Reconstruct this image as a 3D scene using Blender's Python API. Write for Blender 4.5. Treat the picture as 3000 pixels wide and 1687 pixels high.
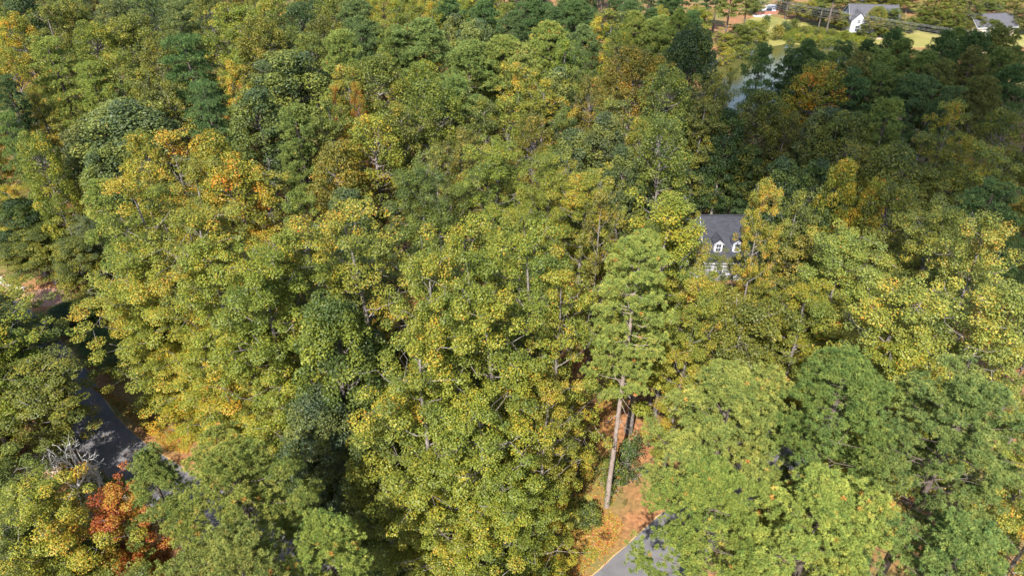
import bpy, math, random
import numpy as np
from mathutils import Vector, Matrix, Euler

# ------------------------------------------------------------------ camera, sky, sun, exposure
scene = bpy.context.scene
COL = scene.collection
for o in list(bpy.data.objects):
    bpy.data.objects.remove(o)
CAM_H, PITCH, FPX = 60.0, math.radians(35.0), 2027.0
cam_d = bpy.data.cameras.new('camera')
cam = bpy.data.objects.new('camera', cam_d)
COL.objects.link(cam)
cam.location = (0, 0, CAM_H)
cam.rotation_euler = (math.pi / 2 - PITCH, 0, 0)
cam_d.sensor_fit = 'HORIZONTAL'
cam_d.sensor_width = 36.0
cam_d.lens = 36.0 * FPX / 3000.0
cam_d.clip_start = 0.5
cam_d.clip_end = 6000.0
scene.camera = cam

SUN_EL = math.radians(47.0)
SHADOW_AZ = math.radians(19.0)            # shadows run away from the camera, this far to the right
world = bpy.data.worlds.new('World')
scene.world = world
world.use_nodes = True
wn = world.node_tree
bg = wn.nodes['Background']
sky = wn.nodes.new('ShaderNodeTexSky')
sky.sky_type = 'NISHITA'
sky.sun_disc = False
sky.sun_elevation = SUN_EL
# the sun stands opposite the shadow direction: behind the camera and to the left
sun_dir = Vector((-math.sin(SHADOW_AZ) * math.cos(SUN_EL), -math.cos(SHADOW_AZ) * math.cos(SUN_EL), math.sin(SUN_EL)))
sky.sun_rotation = math.atan2(sun_dir.x, sun_dir.y)
sky.air_density = 1.0
sky.dust_density = 1.2
wn.links.new(sky.outputs[0], bg.inputs[0])
bg.inputs[1].default_value = 0.115
sun_d = bpy.data.lights.new('sun', 'SUN')
sun_d.energy = 4.8
sun_d.angle = math.radians(0.53)
sun_d.color = (1.0, 0.945, 0.86)
sun = bpy.data.objects.new('sun', sun_d)
COL.objects.link(sun)
sun.location = (-60, -150, 250)
sun.rotation_euler = (-sun_dir).to_track_quat('-Z', 'Y').to_euler()
vs = scene.view_settings
vs.view_transform = 'Standard'
vs.look = 'None'
vs.gamma = 1.0
vs.use_curve_mapping = False
vs.exposure = 1.36
cy = scene.cycles
cy.max_bounces = 5
cy.diffuse_bounces = 3
cy.glossy_bounces = 2
cy.transmission_bounces = 3
cy.volume_bounces = 0
cy.transparent_max_bounces = 12
cy.caustics_reflective = False
cy.caustics_refractive = False

# ------------------------------------------------------------------ helpers
CP, SP = math.cos(PITCH), math.sin(PITCH)
def ray(u, v):
    dx, dy = u - 1500.0, 843.5 - v
    return np.array((dx, FPX * CP + dy * SP, -FPX * SP + dy * CP))
def at(u, v, z=0.0):
    """ground (or height z) point seen at photo pixel (u, v)"""
    d = ray(u, v)
    t = (CAM_H - z) / -d[2]
    return Vector((d[0] * t, d[1] * t, z))
def proj(p):
    x, y, z = p[0], p[1], p[2] - CAM_H
    dep = y * CP - z * SP
    return 1500 + FPX * x / dep, 843.5 - FPX * (y * SP + z * CP) / dep, dep

def tag(o, label=None, cat=None, group=None, kind=None):
    if label: o['label'] = label
    if cat: o['category'] = cat
    if group: o['group'] = group
    if kind: o['kind'] = kind
    return o
def link(name, data, parent=None):
    o = bpy.data.objects.new(name, data)
    COL.objects.link(o)
    if parent is not None: o.parent = parent
    return o
def empty(name, loc=(0, 0, 0), rz=0.0):
    o = link(name, None)
    o.location = loc
    o.rotation_euler = (0, 0, rz)
    o.empty_display_size = 0.5
    return o

def np_mesh(name, V, F, mat, attr=None, smooth=False):
    """V (n,3); F list of (m,k) int arrays with one k each; attr: per-face (n,3) vector"""
    me = bpy.data.meshes.new(name)
    V = np.asarray(V, dtype=np.float32)
    me.vertices.add(len(V))
    me.vertices.foreach_set('co', V.ravel())
    tot = sum(f.size for f in F)
    npoly = sum(len(f) for f in F)
    me.loops.add(tot)
    me.polygons.add(npoly)
    me.loops.foreach_set('vertex_index', np.concatenate([f.ravel() for f in F]).astype(np.int32))
    sizes = np.concatenate([np.full(len(f), f.shape[1], dtype=np.int32) for f in F])
    starts = np.concatenate(([0], np.cumsum(sizes)[:-1])).astype(np.int32)
    me.polygons.foreach_set('loop_start', starts)
    if smooth:
        me.polygons.foreach_set('use_smooth', np.ones(npoly, dtype=bool))
    if attr is not None:
        a = me.attributes.new('vary', 'FLOAT_VECTOR', 'FACE')
        a.data.foreach_set('vector', np.asarray(attr, dtype=np.float32).ravel())
    me.update(calc_edges=True)
    me.materials.append(mat)
    return me

class MB:
    """collects boxes, prisms, tubes and polygons into one mesh"""
    def __init__(s): s.v, s.f = [], []
    def poly(s, pts):
        n = len(s.v); s.v += [tuple(p) for p in pts]; s.f.append(tuple(range(n, n + len(pts))))
    def box(s, x0, x1, y0, y1, z0, z1):
        n = len(s.v)
        s.v += [(x, y, z) for z in (z0, z1) for y in (y0, y1) for x in (x0, x1)]
        s.f += [tuple(n + i for i in q) for q in ((0, 2, 3, 1), (4, 5, 7, 6), (0, 1, 5, 4), (2, 6, 7, 3), (0, 4, 6, 2), (1, 3, 7, 5))]
        return s
    def slab(s, quad, nrm, t):
        """a quad given thickness t along nrm"""
        n = len(s.v); k = len(quad)
        nv = Vector(nrm) * t
        s.v += [tuple(p) for p in quad] + [tuple(Vector(p) + nv) for p in quad]
        s.f.append(tuple(n + i for i in reversed(range(k))))
        s.f.append(tuple(n + k + i for i in range(k)))
        for i in range(k):
            j = (i + 1) % k
            s.f.append((n + i, n + j, n + k + j, n + k + i))
        return s
    def tube(s, pts, rad, sides=6):
        V, F = tube_np(pts, rad, sides)
        n = len(s.v)
        s.v += [tuple(p) for p in V]
        s.f += [tuple(int(n + i) for i in f) for f in F]
        return s
    def build(s, name, mat, parent=None, smooth=False):
        me = bpy.data.meshes.new(name)
        me.from_pydata(s.v, [], s.f)
        me.materials.append(mat)
        if smooth:
            for p in me.polygons: p.use_smooth = True
        me.update()
        return link(name, me, parent)

def tube_np(pts, rad, sides=6):
    pts = np.asarray(pts, dtype=float)
    n = len(pts)
    rad = np.broadcast_to(np.asarray(rad, dtype=float), (n,))
    d = np.gradient(pts, axis=0)
    d /= np.linalg.norm(d, axis=1)[:, None] + 1e-9
    ref = np.where(np.abs(d[:, 2:3]) > 0.9, np.array([[1.0, 0, 0]]), np.array([[0, 0, 1.0]]))
    a = np.cross(d, ref); a /= np.linalg.norm(a, axis=1)[:, None] + 1e-9
    b = np.cross(d, a)
    th = np.arange(sides) * 2 * math.pi / sides
    ring = a[:, None, :] * np.cos(th)[None, :, None] + b[:, None, :] * np.sin(th)[None, :, None]
    V = (pts[:, None, :] + ring * rad[:, None, None]).reshape(-1, 3)
    F = []
    for i in range(n - 1):
        k = np.arange(sides)
        F.append(np.stack([i * sides + k, i * sides + (k + 1) % sides, (i + 1) * sides + (k + 1) % sides, (i + 1) * sides + k], 1))
    return V, np.concatenate(F)

# ------------------------------------------------------------------ materials
def new_mat(name):
    m = bpy.data.materials.new(name)
    m.use_nodes = True
    nt = m.node_tree
    for n in list(nt.nodes):
        nt.nodes.remove(n)
    out = nt.nodes.new('ShaderNodeOutputMaterial')
    return m, nt, out
def ramp(nt, stops, src=None, interp='LINEAR'):
    r = nt.nodes.new('ShaderNodeValToRGB')
    el = r.color_ramp.elements
    while len(el) < len(stops): el.new(0.5)
    for e, (p, c) in zip(el, stops):
        e.position = p; e.color = (*c, 1)
    r.color_ramp.interpolation = interp
    if src is not None: nt.links.new(src, r.inputs[0])
    return r
def noise(nt, scale, detail=4, rough=0.6, coord=None):
    n = nt.nodes.new('ShaderNodeTexNoise')
    n.inputs['Scale'].default_value = scale
    n.inputs['Detail'].default_value = detail
    n.inputs['Roughness'].default_value = rough
    if coord is not None: nt.links.new(coord, n.inputs['Vector'])
    return n
def math_node(nt, op, a, b=None, c=None):
    n = nt.nodes.new('ShaderNodeMath'); n.operation = op
    for i, x in enumerate((a, b, c)):
        if x is None: continue
        if isinstance(x, (int, float)): n.inputs[i].default_value = x
        else: nt.links.new(x, n.inputs[i])
    return n.outputs[0]
def mixc(nt, fac, a, b, mode='MIX'):
    n = nt.nodes.new('ShaderNodeMix'); n.data_type = 'RGBA'; n.blend_type = mode
    for s, x in ((n.inputs[0], fac), (n.inputs[6], a), (n.inputs[7], b)):
        if isinstance(x, (int, float)): s.default_value = x
        elif isinstance(x, tuple): s.default_value = (*x, 1)
        else: nt.links.new(x, s)
    return n.outputs[2]

def surf_mat(name, stops, scale, rough=0.85, detail=6, bump=0.0, bscale=None, spec=0.3, second=None):
    """noise-coloured procedural surface in object coordinates"""
    m, nt, out = new_mat(name)
    tc = nt.nodes.new('ShaderNodeTexCoord')
    n = noise(nt, scale, detail, 0.65, tc.outputs['Object'])
    c = ramp(nt, stops, n.outputs[0]).outputs[0]
    if second:
        n2 = noise(nt, second[0], 3, 0.5, tc.outputs['Object'])
        f = ramp(nt, [(0.42, (0, 0, 0)), (0.62, (1, 1, 1))], n2.outputs[0]).outputs[0]
        c = mixc(nt, f, c, second[1])
    p = nt.nodes.new('ShaderNodeBsdfPrincipled')
    nt.links.new(c, p.inputs['Base Color'])
    p.inputs['Roughness'].default_value = rough
    p.inputs['Specular IOR Level'].default_value = spec
    if bump:
        b = nt.nodes.new('ShaderNodeBump')
        b.inputs['Strength'].default_value = bump
        nb = noise(nt, bscale or scale * 4, 4, 0.6, tc.outputs['Object'])
        nt.links.new(nb.outputs[0], b.inputs['Height'])
        nt.links.new(b.outputs[0], p.inputs['Normal'])
    nt.links.new(p.outputs[0], out.inputs[0])
    return m

def leaf_mat(name, stops, transl=0.30, rough=0.5, spec=0.3, spread=0.36, clump=0.42):
    """leaf colour: per-leaf and per-clump variation, tree's own tint (object colour) and season (object alpha)"""
    m, nt, out = new_mat(name)
    at_ = nt.nodes.new('ShaderNodeAttribute'); at_.attribute_name = 'vary'
    sep = nt.nodes.new('ShaderNodeSeparateXYZ'); nt.links.new(at_.outputs['Vector'], sep.inputs[0])
    oi = nt.nodes.new('ShaderNodeObjectInfo')
    f = math_node(nt, 'MULTIPLY_ADD', math_node(nt, 'SUBTRACT', sep.outputs[0], 0.5), spread, oi.outputs['Alpha'])
    f = math_node(nt, 'MULTIPLY_ADD', math_node(nt, 'SUBTRACT', sep.outputs[1], 0.5), clump, f)
    r = ramp(nt, stops, f)
    col = mixc(nt, 1.0, r.outputs[0], oi.outputs['Color'], 'MULTIPLY')
    # brightness differs a little from leaf to leaf
    br = math_node(nt, 'MULTIPLY_ADD', sep.outputs[2], 0.5, 0.75)
    hv = nt.nodes.new('ShaderNodeHueSaturation')
    nt.links.new(br, hv.inputs['Value']); nt.links.new(col, hv.inputs['Color'])
    p = nt.nodes.new('ShaderNodeBsdfPrincipled')
    nt.links.new(hv.outputs[0], p.inputs['Base Color'])
    p.inputs['Roughness'].default_value = rough
    p.inputs['Specular IOR Level'].default_value = spec
    if transl:
        t = nt.nodes.new('ShaderNodeBsdfTranslucent')
        nt.links.new(mixc(nt, 1.0, hv.outputs[0], (1.5, 1.5, 0.7), 'MULTIPLY'), t.inputs[0])
        ms = nt.nodes.new('ShaderNodeMixShader'); ms.inputs[0].default_value = transl
        nt.links.new(p.outputs[0], ms.inputs[1]); nt.links.new(t.outputs[0], ms.inputs[2])
        nt.links.new(ms.outputs[0], out.inputs[0])
    else:
        nt.links.new(p.outputs[0], out.inputs[0])
    return m

M = {}
M['leaf'] = leaf_mat('broad_leaf', [(0.0, (0.038, 0.064, 0.022)), (0.22, (0.070, 0.102, 0.024)), (0.42, (0.118, 0.148, 0.024)),
                                   (0.62, (0.185, 0.205, 0.026)), (0.80, (0.36, 0.255, 0.030)), (0.92, (0.42, 0.155, 0.020)), (1.0, (0.27, 0.060, 0.020))])
M['needle'] = leaf_mat('pine_needle', [(0.0, (0.034, 0.072, 0.026)), (0.35, (0.082, 0.126, 0.038)), (0.62, (0.145, 0.182, 0.048)),
                                      (0.86, (0.225, 0.24, 0.062)), (0.95, (0.38, 0.23, 0.07)), (1.0, (0.36, 0.16, 0.05))], transl=0.16, rough=0.6, spec=0.10, spread=0.5, clump=0.22)
M['bark'] = surf_mat('bark', [(0.3, (0.07, 0.06, 0.052)), (0.5, (0.15, 0.13, 0.118)), (0.7, (0.27, 0.245, 0.225))], 2.2, bump=0.5, bscale=9)
M['bark_pine'] = surf_mat('pine_bark', [(0.3, (0.12, 0.09, 0.075)), (0.5, (0.22, 0.175, 0.15)), (0.72, (0.30, 0.25, 0.22))], 1.6, bump=0.7, bscale=7)
M['bark_bough'] = surf_mat('pine_bough_bark', [(0.3, (0.05, 0.04, 0.033)), (0.5, (0.10, 0.08, 0.068)), (0.72, (0.16, 0.13, 0.11))], 1.6, bump=0.5, bscale=7)
M['bark_dead'] = surf_mat('weathered_wood', [(0.3, (0.42, 0.41, 0.40)), (0.6, (0.60, 0.59, 0.58))], 3.0)
M['litter'] = None

# ------------------------------------------------------------------ tree prototypes (numpy)
def unit(a):
    return a / (np.linalg.norm(a, axis=-1, keepdims=True) + 1e-9)
def leaf_quads(pos, nrm, L, W, rng, vary, fold=0.12):
    n = len(pos)
    nrm = unit(nrm)
    t = unit(np.cross(nrm, rng.normal(size=(n, 3))))
    b = np.cross(nrm, t)
    L = (L * rng.uniform(0.7, 1.25, n))[:, None]; W = (W * rng.uniform(0.7, 1.25, n))[:, None]
    f = nrm * (W * fold)
    V = np.stack([pos - t * L * 0.5, pos + b * W * 0.5 + f, pos + t * L * 0.5, pos - b * W * 0.5 + f], 1).reshape(-1, 3)
    F = np.arange(4 * n).reshape(n, 4)
    return V, F, vary
def leaf_rand(rng, n, clump_val, hot=0.07):
    r = np.clip(rng.normal(0.5, 0.2, n), 0, 1)
    h = rng.random(n) < hot
    r = np.where(h, r + rng.uniform(0.25, 0.65, n), r)
    return np.stack([r, clump_val, rng.random(n)], 1)

def limb_points(rng, p0, p1, n=5, sag=0.08, jit=0.05):
    p0, p1 = np.array(p0, float), np.array(p1, float)
    t = np.linspace(0, 1, n)[:, None]
    L = np.linalg.norm(p1 - p0)
    c = p0 + (p1 - p0) * t
    c[:, 2] += -math.copysign(1, sag) * abs(sag) * L * np.sin(t[:, 0] * math.pi)
    c[1:-1] += rng.normal(size=(n - 2, 3)) * L * jit
    return c

def crown_profile(kind, t):
    """relative radius at height fraction t of the crown (0 bottom, 1 top)"""
    if kind == 'oval':
        q = np.where(t > 0.5, (t - 0.5) / 0.52, (0.5 - t) / 0.62)
        return np.sqrt(np.clip(1 - np.abs(q) ** 2.3, 0.0, 1)) * (1.04 - 0.12 * t)
    if kind == 'dome':   return np.sqrt(np.clip(1 - (np.clip(t, 0, 1) * 1.0) ** 2.4, 0, 1)) * (0.72 + 0.28 * np.clip(t * 3, 0, 1))
    if kind == 'cone':   return (1 - t) ** 0.85 * (0.35 + 0.65 * np.clip(t * 6, 0, 1))
    return np.ones_like(t)

def assemble(parts):
    V, F, A, off = [], [], [], 0
    for v, f, a in parts:
        V.append(v); F.append(f + off); off += len(v)
        if a is not None: A.append(a)
    return np.concatenate(V), F, (np.concatenate(A) if A else None)

class Proto:
    pass
def finish(name, H, R, wood, leaves, bark, leafm):
    p = Proto(); p.H, p.R = H, R
    V, F, _ = assemble([(v, f, None) for v, f in wood])
    p.trunk = np_mesh('trunk', V, [np.concatenate(F)], bark, smooth=True)
    if leaves:
        V, F, A = assemble(leaves)
        p.crown = np_mesh('crown', V, [np.concatenate(F)], leafm, attr=A)
    else:
        p.crown = None
    return p

def broadleaf(seed, H=28.0, R=5.0, base=0.26, nlimb=26, per=9, clump_r=(0.75, 1.25), lpc=130, leaf=(0.27, 0.22),
              profile='oval', hot=0.09, up=0.75, multi=False, trunk_r=0.32, gap=0.0):
    """open crown of upswept limbs, each limb with its own sprays of leaves"""
    rng = np.random.default_rng(seed)
    wood, leaves = [], []
    lean = rng.normal(size=2) * 0.5
    zs = np.linspace(0, H * 0.93, 9)
    tr = np.stack([lean[0] * (zs / H) ** 2 + np.cumsum(rng.normal(0, .09, 9)), lean[1] * (zs / H) ** 2 + np.cumsum(rng.normal(0, .09, 9)), zs], 1)
    tr[0, :2] = 0
    tr_r = trunk_r * (1 - zs / H) ** 0.75 + 0.03
    tr_r[0] *= 1.35
    wood.append(tube_np(tr, tr_r, 8))
    z0 = H * base
    cl = []
    for i in range(nlimb):
        t = (i + rng.random()) / nlimb
        t = t ** 0.9
        z_tip = z0 + (H - z0) * t
        rr = R * float(crown_profile(profile, np.array(t))) * (rng.uniform(0.62, 1.12) if i % 3 else rng.uniform(0.9, 1.18))
        az = i * 2.39996 + rng.normal(0, 0.35)
        tip = np.array([math.cos(az) * rr, math.sin(az) * rr, z_tip])
        z_at = max(z0 * 0.75, z_tip - rr * up - rng.uniform(0, 1.0))
        z_at = min(z_at, H * 0.9)
        k = np.interp(z_at, zs, np.arange(9)); a = int(min(k, 7)); fr = k - a
        p0 = tr[a] * (1 - fr) + tr[a + 1] * fr
        tip[:2] += p0[:2]
        pts = limb_points(rng, p0, tip, 6, sag=0.10, jit=0.035)
        r0 = np.interp(z_at, zs, tr_r) * 0.34 + 0.015
        wood.append(tube_np(pts, np.linspace(r0, 0.018, 6), 5))
        for j in range(per):
            s = 0.38 + 0.67 * (j + rng.random()) / per
            kk = min(s, 1.0) * 5; aa = int(min(kk, 4)); q = pts[aa] + (pts[aa + 1] - pts[aa]) * (kk - aa)
            side = rng.normal(size=3) * np.array([1, 1, 0.65]) * (0.55 + 0.17 * R * s * (1.1 - 0.5 * t))
            c = q + side
            c[2] = min(c[2], H - 0.3)
            if rng.random() < gap: continue
            cl.append((c, rng.uniform(*clump_r), i))
            if j % 2 == 0:
                wood.append(tube_np(limb_points(rng, q, c, 3, 0.05, 0.05), [0.03, 0.022, 0.010], 3))
    # a spray at the very top
    for j in range(5):
        cl.append((np.array([tr[-1][0] + rng.normal(0, .5), tr[-1][1] + rng.normal(0, .5), H - rng.uniform(0.3, 1.8)]), 0.8, nlimb))
    limb_tone = rng.random(nlimb + 1)
    cl = [(c, r * (0.8 if li % 2 else 1.0), li) for c, r, li in cl]
    for c, r, li in cl:
        n = int(lpc * (r / 1.0) ** 2)
        d = unit(rng.normal(size=(n, 3)))
        rad = r * rng.uniform(0.25, 1.0, n) ** 0.55
        pos = c + d * rad[:, None] * np.array([1, 1, 0.72])
        out = unit(c - np.array([tr[4][0], tr[4][1], H * 0.5]))
        nrm = d * 0.55 + np.array([0, 0, 0.75]) + out * 0.25 + rng.normal(size=(n, 3)) * 0.5
        cv = np.full(n, np.clip(0.5 * limb_tone[li] + 0.5 * rng.random(), 0, 1))
        leaves.append(leaf_quads(pos, nrm, leaf[0], leaf[1], rng, leaf_rand(rng, n, cv, hot)))
    return finish('broadleaf', H, R, wood, leaves, M['bark'], M['leaf'])

def billow(seed, H=24.0, R=5.5, base=0.28, nclump=120, clump_r=(0.9, 1.5), lpc=150, leaf=(0.30, 0.24), profile='dome', hot=0.02, trunk_r=0.36, needle=False, inner=30):
    """dense rounded crown of billowing clumps on a dome"""
    rng = np.random.default_rng(seed)
    wood, leaves = [], []
    zs = np.linspace(0, H * 0.8, 6)
    tr = np.stack([np.cumsum(rng.normal(0, .12, 6)), np.cumsum(rng.normal(0, .12, 6)), zs], 1); tr[0, :2] = 0
    tr_r = trunk_r * (1 - zs / H) ** 0.7 + 0.03; tr_r[0] *= 1.3
    wood.append(tube_np(tr, tr_r, 8))
    z0 = H * base
    ph = rng.uniform(0, 6.28, 6)
    cl = []
    for i in range(nclump + inner):
        shell = i < nclump
        t = ((i + 0.5) / nclump if shell else rng.random()) ** 0.8
        az = i * 2.39996 + rng.normal(0, 0.25)
        lob = 1 + 0.14 * math.sin(2 * az + ph[0]) * math.sin(3 * t + ph[1]) + 0.10 * math.sin(5 * az + ph[2] + 4 * t)
        r = rng.uniform(*clump_r)
        rr = max(0.0, (R * lob - r * 0.7) * float(crown_profile(profile, np.array(t)))) * (rng.uniform(0.78, 1.06) if shell else rng.uniform(0.3, 0.75))
        c = np.array([math.cos(az) * rr, math.sin(az) * rr, z0 + (H - z0 - r * 0.6) * t * (1 + 0.05 * math.sin(4 * az + ph[3])) ])
        c[2] = min(c[2], H - r * 0.55)
        cl.append((c, r))
        if i % 3 == 0:
            zb = max(z0 * 0.8, c[2] - rr * 0.7); zb = min(zb, H * 0.78)
            k = np.interp(zb, zs, np.arange(6)); a = int(min(k, 4)); p0 = tr[a] + (tr[a + 1] - tr[a]) * (k - a)
            wood.append(tube_np(limb_points(rng, p0, c, 4, 0.08, 0.05), np.linspace(0.10, 0.02, 4), 4))
    for c, r in cl:
        n = int(lpc * r * r)
        d = unit(rng.normal(size=(n, 3)) + np.array([0, 0, 0.35]))
        rad = r * rng.uniform(0.45, 1.0, n) ** 0.4
        pos = c + d * rad[:, None] * np.array([1, 1, 0.78])
        nrm = d * 0.65 + np.array([0, 0, 0.4]) + rng.normal(size=(n, 3)) * 0.62
        cv = np.full(n, rng.random())
        leaves.append(leaf_quads(pos, nrm, leaf[0], leaf[1], rng, leaf_rand(rng, n, cv, hot)))
    return finish('billow', H, R, wood, leaves, M['bark'], M['leaf'])

def needle_tufts(P, D, n_blade, length, width, rng, cv, hot=0.03):
    """tufts of needles: each blade a slim triangle fanning round the shoot direction D"""
    n = len(P)
    D = unit(D)
    base = np.repeat(P, n_blade, 0); d = np.repeat(D, n_blade, 0)
    rnd = unit(rng.normal(size=(n * n_blade, 3)))
    bd = unit(d * rng.uniform(0.1, 1.0, (n * n_blade, 1)) + rnd * 0.9)
    L = length * rng.uniform(0.75, 1.15, (n * n_blade, 1))
    side = unit(np.cross(bd, rng.normal(size=(n * n_blade, 3)))) * width * 0.5
    tip = base + bd * L
    mid = base + bd * L * 0.25
    V = np.stack([mid - side, mid + side, tip + side * 0.0], 1).reshape(-1, 3)
    F = np.arange(3 * n * n_blade).reshape(-1, 3)
    tr = np.clip(rng.normal(0.5, 0.2, n), 0, 1)
    tr = np.where(rng.random(n) < hot, tr + 0.55, tr)
    tr = np.repeat(tr, n_blade) + rng.normal(0, 0.06, n * n_blade)
    vary = np.stack([tr, np.repeat(cv, n_blade), np.repeat(rng.random(n), n_blade) * 0.75 + rng.random(n * n_blade) * 0.25], 1)
    return V, F, vary

def pine(seed, H=31.0, R=5.0, base=0.48, nclump=300, clump_r=(0.5, 0.82), tpc=24, blades=46, nlen=0.25, nwid=0.044,
         profile='dome', flat=0.5, trunk_r=0.32, hot=0.015, layered=False, inner=0.25, bark=None, bough=4):
    rng = np.random.default_rng(seed)
    wood, leaves = [], []
    zs = np.linspace(0, H * 0.95, 8)
    tr = np.stack([np.cumsum(rng.normal(0, .07, 8)), np.cumsum(rng.normal(0, .07, 8)), zs], 1); tr[0, :2] = 0
    tr_r = trunk_r * (1 - zs / H) ** 0.55 + 0.03; tr_r[0] *= 1.18
    wood.append(tube_np(tr, tr_r, 9))
    z0 = H * base
    ph = rng.uniform(0, 6.28, 6)
    sub = 1 if layered else bough
    nb = nclump // sub
    for i in range(nb):
        t = ((i + 0.5) / nb) ** (0.62 if profile == 'dome' else 0.85)
        az = i * 2.39996 + rng.normal(0, 0.3)
        depth = rng.random()
        rel = rng.uniform(0.72, 1.08) if depth > inner else rng.uniform(0.3, 0.75)
        lob = 1 + 0.18 * math.sin(2 * az + ph[0] + 5 * t) + 0.12 * math.sin(5 * az + ph[1]) + 0.06 * math.sin(7 * az + ph[2] + 9 * t)
        rr = max(0, (R * lob - clump_r[1] * 0.7)) * float(crown_profile(profile, np.array(t))) * rel
        if layered: tt = (math.floor(t * 9) + rng.normal(0.5, 0.12)) / 9
        else: tt = t * (1 + 0.04 * math.sin(3 * az + ph[3]))
        tip = np.array([math.cos(az) * rr, math.sin(az) * rr, z0 + (H - z0 - 0.4) * min(tt, 1.0)])
        zb = max(z0 * 0.92, tip[2] - rr * (0.15 if layered else 0.42)); zb = min(zb, H * 0.93)
        k = np.interp(zb, zs, np.arange(8)); a = int(min(k, 6)); p0 = tr[a] + (tr[a + 1] - tr[a]) * (k - a)
        tip[:2] += p0[:2]
        wood.append(tube_np(limb_points(rng, p0, tip, 4, 0.06, 0.04), np.linspace(0.05, 0.012, 4), 4))
        outw = np.array([math.cos(az), math.sin(az), 0.0]); sidew = np.array([-math.sin(az), math.cos(az), 0.0])
        bt = rng.random()
        for q in range(sub):
            r = rng.uniform(*clump_r)
            c = tip.copy()
            if q: c += outw * rng.uniform(-1.5, 0.35) * r + sidew * rng.uniform(-1.15, 1.15) * r + np.array([0, 0, rng.uniform(-0.5, 0.25) * r])
            n = max(5, int(tpc * r * r))
            d = unit(rng.normal(size=(n, 3)) * np.array([1, 1, 0.75]) + np.array([0, 0, 0.55]))
            rad = r * rng.uniform(0.3, 1.0, n) ** 0.5
            P = c + d * rad[:, None] * np.array([1, 1, flat])
            D = d * 0.7 + np.array([0, 0, 0.65]) + outw * 0.2 + rng.normal(size=(n, 3)) * 0.2
            leaves.append(needle_tufts(P, D, blades, nlen, nwid, rng, np.full(n, 0.5 * bt + 0.5 * rng.random()), hot))
    # a few dead stubs below the crown
    for i in range(7):
        z = rng.uniform(z0 * 0.55, z0)
        az = rng.uniform(0, 6.28); L = rng.uniform(0.8, 2.2)
        wood.append(tube_np(limb_points(rng, (0, 0, z), (math.cos(az) * L, math.sin(az) * L, z - 0.15 * L), 4, 0.06, 0.06), np.linspace(0.045, 0.012, 4), 4))
    return finish('pine', H, R, wood, leaves, bark or M['bark_bough'], M['needle'])

def dead_tree(seed, H=7.5, spread=3.4):
    """leafless silvery tree: forks and forks again"""
    rng = np.random.default_rng(seed)
    wood = []
    def grow(p, d, L, r, lvl):
        pts = [p]
        q = p.copy(); dd = d.copy()
        for k in range(4):
            dd = unit(dd + rng.normal(size=3) * 0.16 + np.array([0, 0, 0.05]))
            q = q + dd * L / 4
            pts.append(q)
        wood.append(tube_np(np.array(pts), np.linspace(r, r * 0.62, 5), 6 if lvl < 2 else 4))
        if lvl >= 5: return
        nb = 3 if lvl in (0, 1) else 2 + int(rng.random() < 0.55)
        for j in range(nb):
            nd = unit(dd * 0.85 + unit(rng.normal(size=3) + np.array([0, 0, 0.25])) * 0.72)
            grow(q, nd, L * rng.uniform(0.62, 0.88), r * rng.uniform(0.5, 0.66), lvl + 1)
            if rng.random() < 0.5 and lvl > 0:
                w = pts[2]
                grow(w, unit(dd * 0.5 + rng.normal(size=3) * 0.6), L * 0.5, r * 0.36, max(lvl + 1, 4))
    grow(np.zeros(3), np.array([0, 0, 1.0]), H * 0.26, 0.14, 0)
    zmax = max(v[:, 2].max() for v, f in wood); rmax = max(np.abs(v[:, :2]).max() for v, f in wood)
    p = finish('dead', zmax, rmax, wood, None, M['bark_dead'], None)
    return p

PR = {}
# near trees, finer leaves
PR['pop'] = [broadleaf(11, 30, 5.0, 0.20, 36, 9, (0.6, 1.1), lpc=310, leaf=(0.165, 0.14), gap=0.06), broadleaf(12, 30, 6.0, 0.22, 42, 9, (0.7, 1.2), lpc=300, leaf=(0.165, 0.14), gap=0.08),
             broadleaf(13, 29, 4.2, 0.22, 32, 9, (0.6, 1.0), lpc=320, leaf=(0.165, 0.14), gap=0.06), broadleaf(14, 31, 5.2, 0.18, 36, 9, (0.6, 1.05), lpc=250, leaf=(0.18, 0.15), gap=0.25),
             broadleaf(15, 22, 4.0, 0.44, 30, 8, (0.55, 0.95), lpc=260, leaf=(0.18, 0.15), gap=0.05)]
PR['oak'] = [billow(21, 24, 5.4, 0.22, 135, (0.7, 1.3), lpc=290, leaf=(0.21, 0.17)), billow(22, 25, 5.0, 0.25, 125, (0.7, 1.25), lpc=290, leaf=(0.21, 0.17))]
PR['pin'] = [pine(31, 31, 4.6, 0.46), pine(32, 31, 5.2, 0.50, 360), pine(33, 30, 4.0, 0.45, 240)]
PR['lone'] = [pine(34, 33, 3.9, 0.49, 330, (0.5, 0.8), profile='oval', trunk_r=0.235, inner=0.35, bark=M['bark_pine'])]
# farther trees, coarser leaves
PR['map'] = [billow(41, 26, 4.8, 0.26, 170, (0.55, 1.1), lpc=150, leaf=(0.23, 0.18), profile='oval', hot=0.05, inner=36, trunk_r=0.28), broadleaf(42, 26, 3.8, 0.24, 28, 8, (0.6, 1.0), lpc=160, leaf=(0.23, 0.18), gap=0.05),
             billow(43, 25, 5.6, 0.32, 190, (0.6, 1.2), lpc=140, leaf=(0.23, 0.18), profile='dome', hot=0.05, inner=36, trunk_r=0.3), broadleaf(44, 26, 4.4, 0.2, 28, 8, (0.6, 1.0), lpc=140, leaf=(0.23, 0.18), gap=0.25),
             broadleaf(45, 24, 6.0, 0.34, 38, 9, (0.75, 1.3), lpc=140, leaf=(0.24, 0.19), gap=0.05, up=0.55), billow(46, 26, 4.2, 0.22, 160, (0.5, 1.0), lpc=160, leaf=(0.22, 0.17), profile='oval', hot=0.05, inner=36, trunk_r=0.26)]
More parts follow.
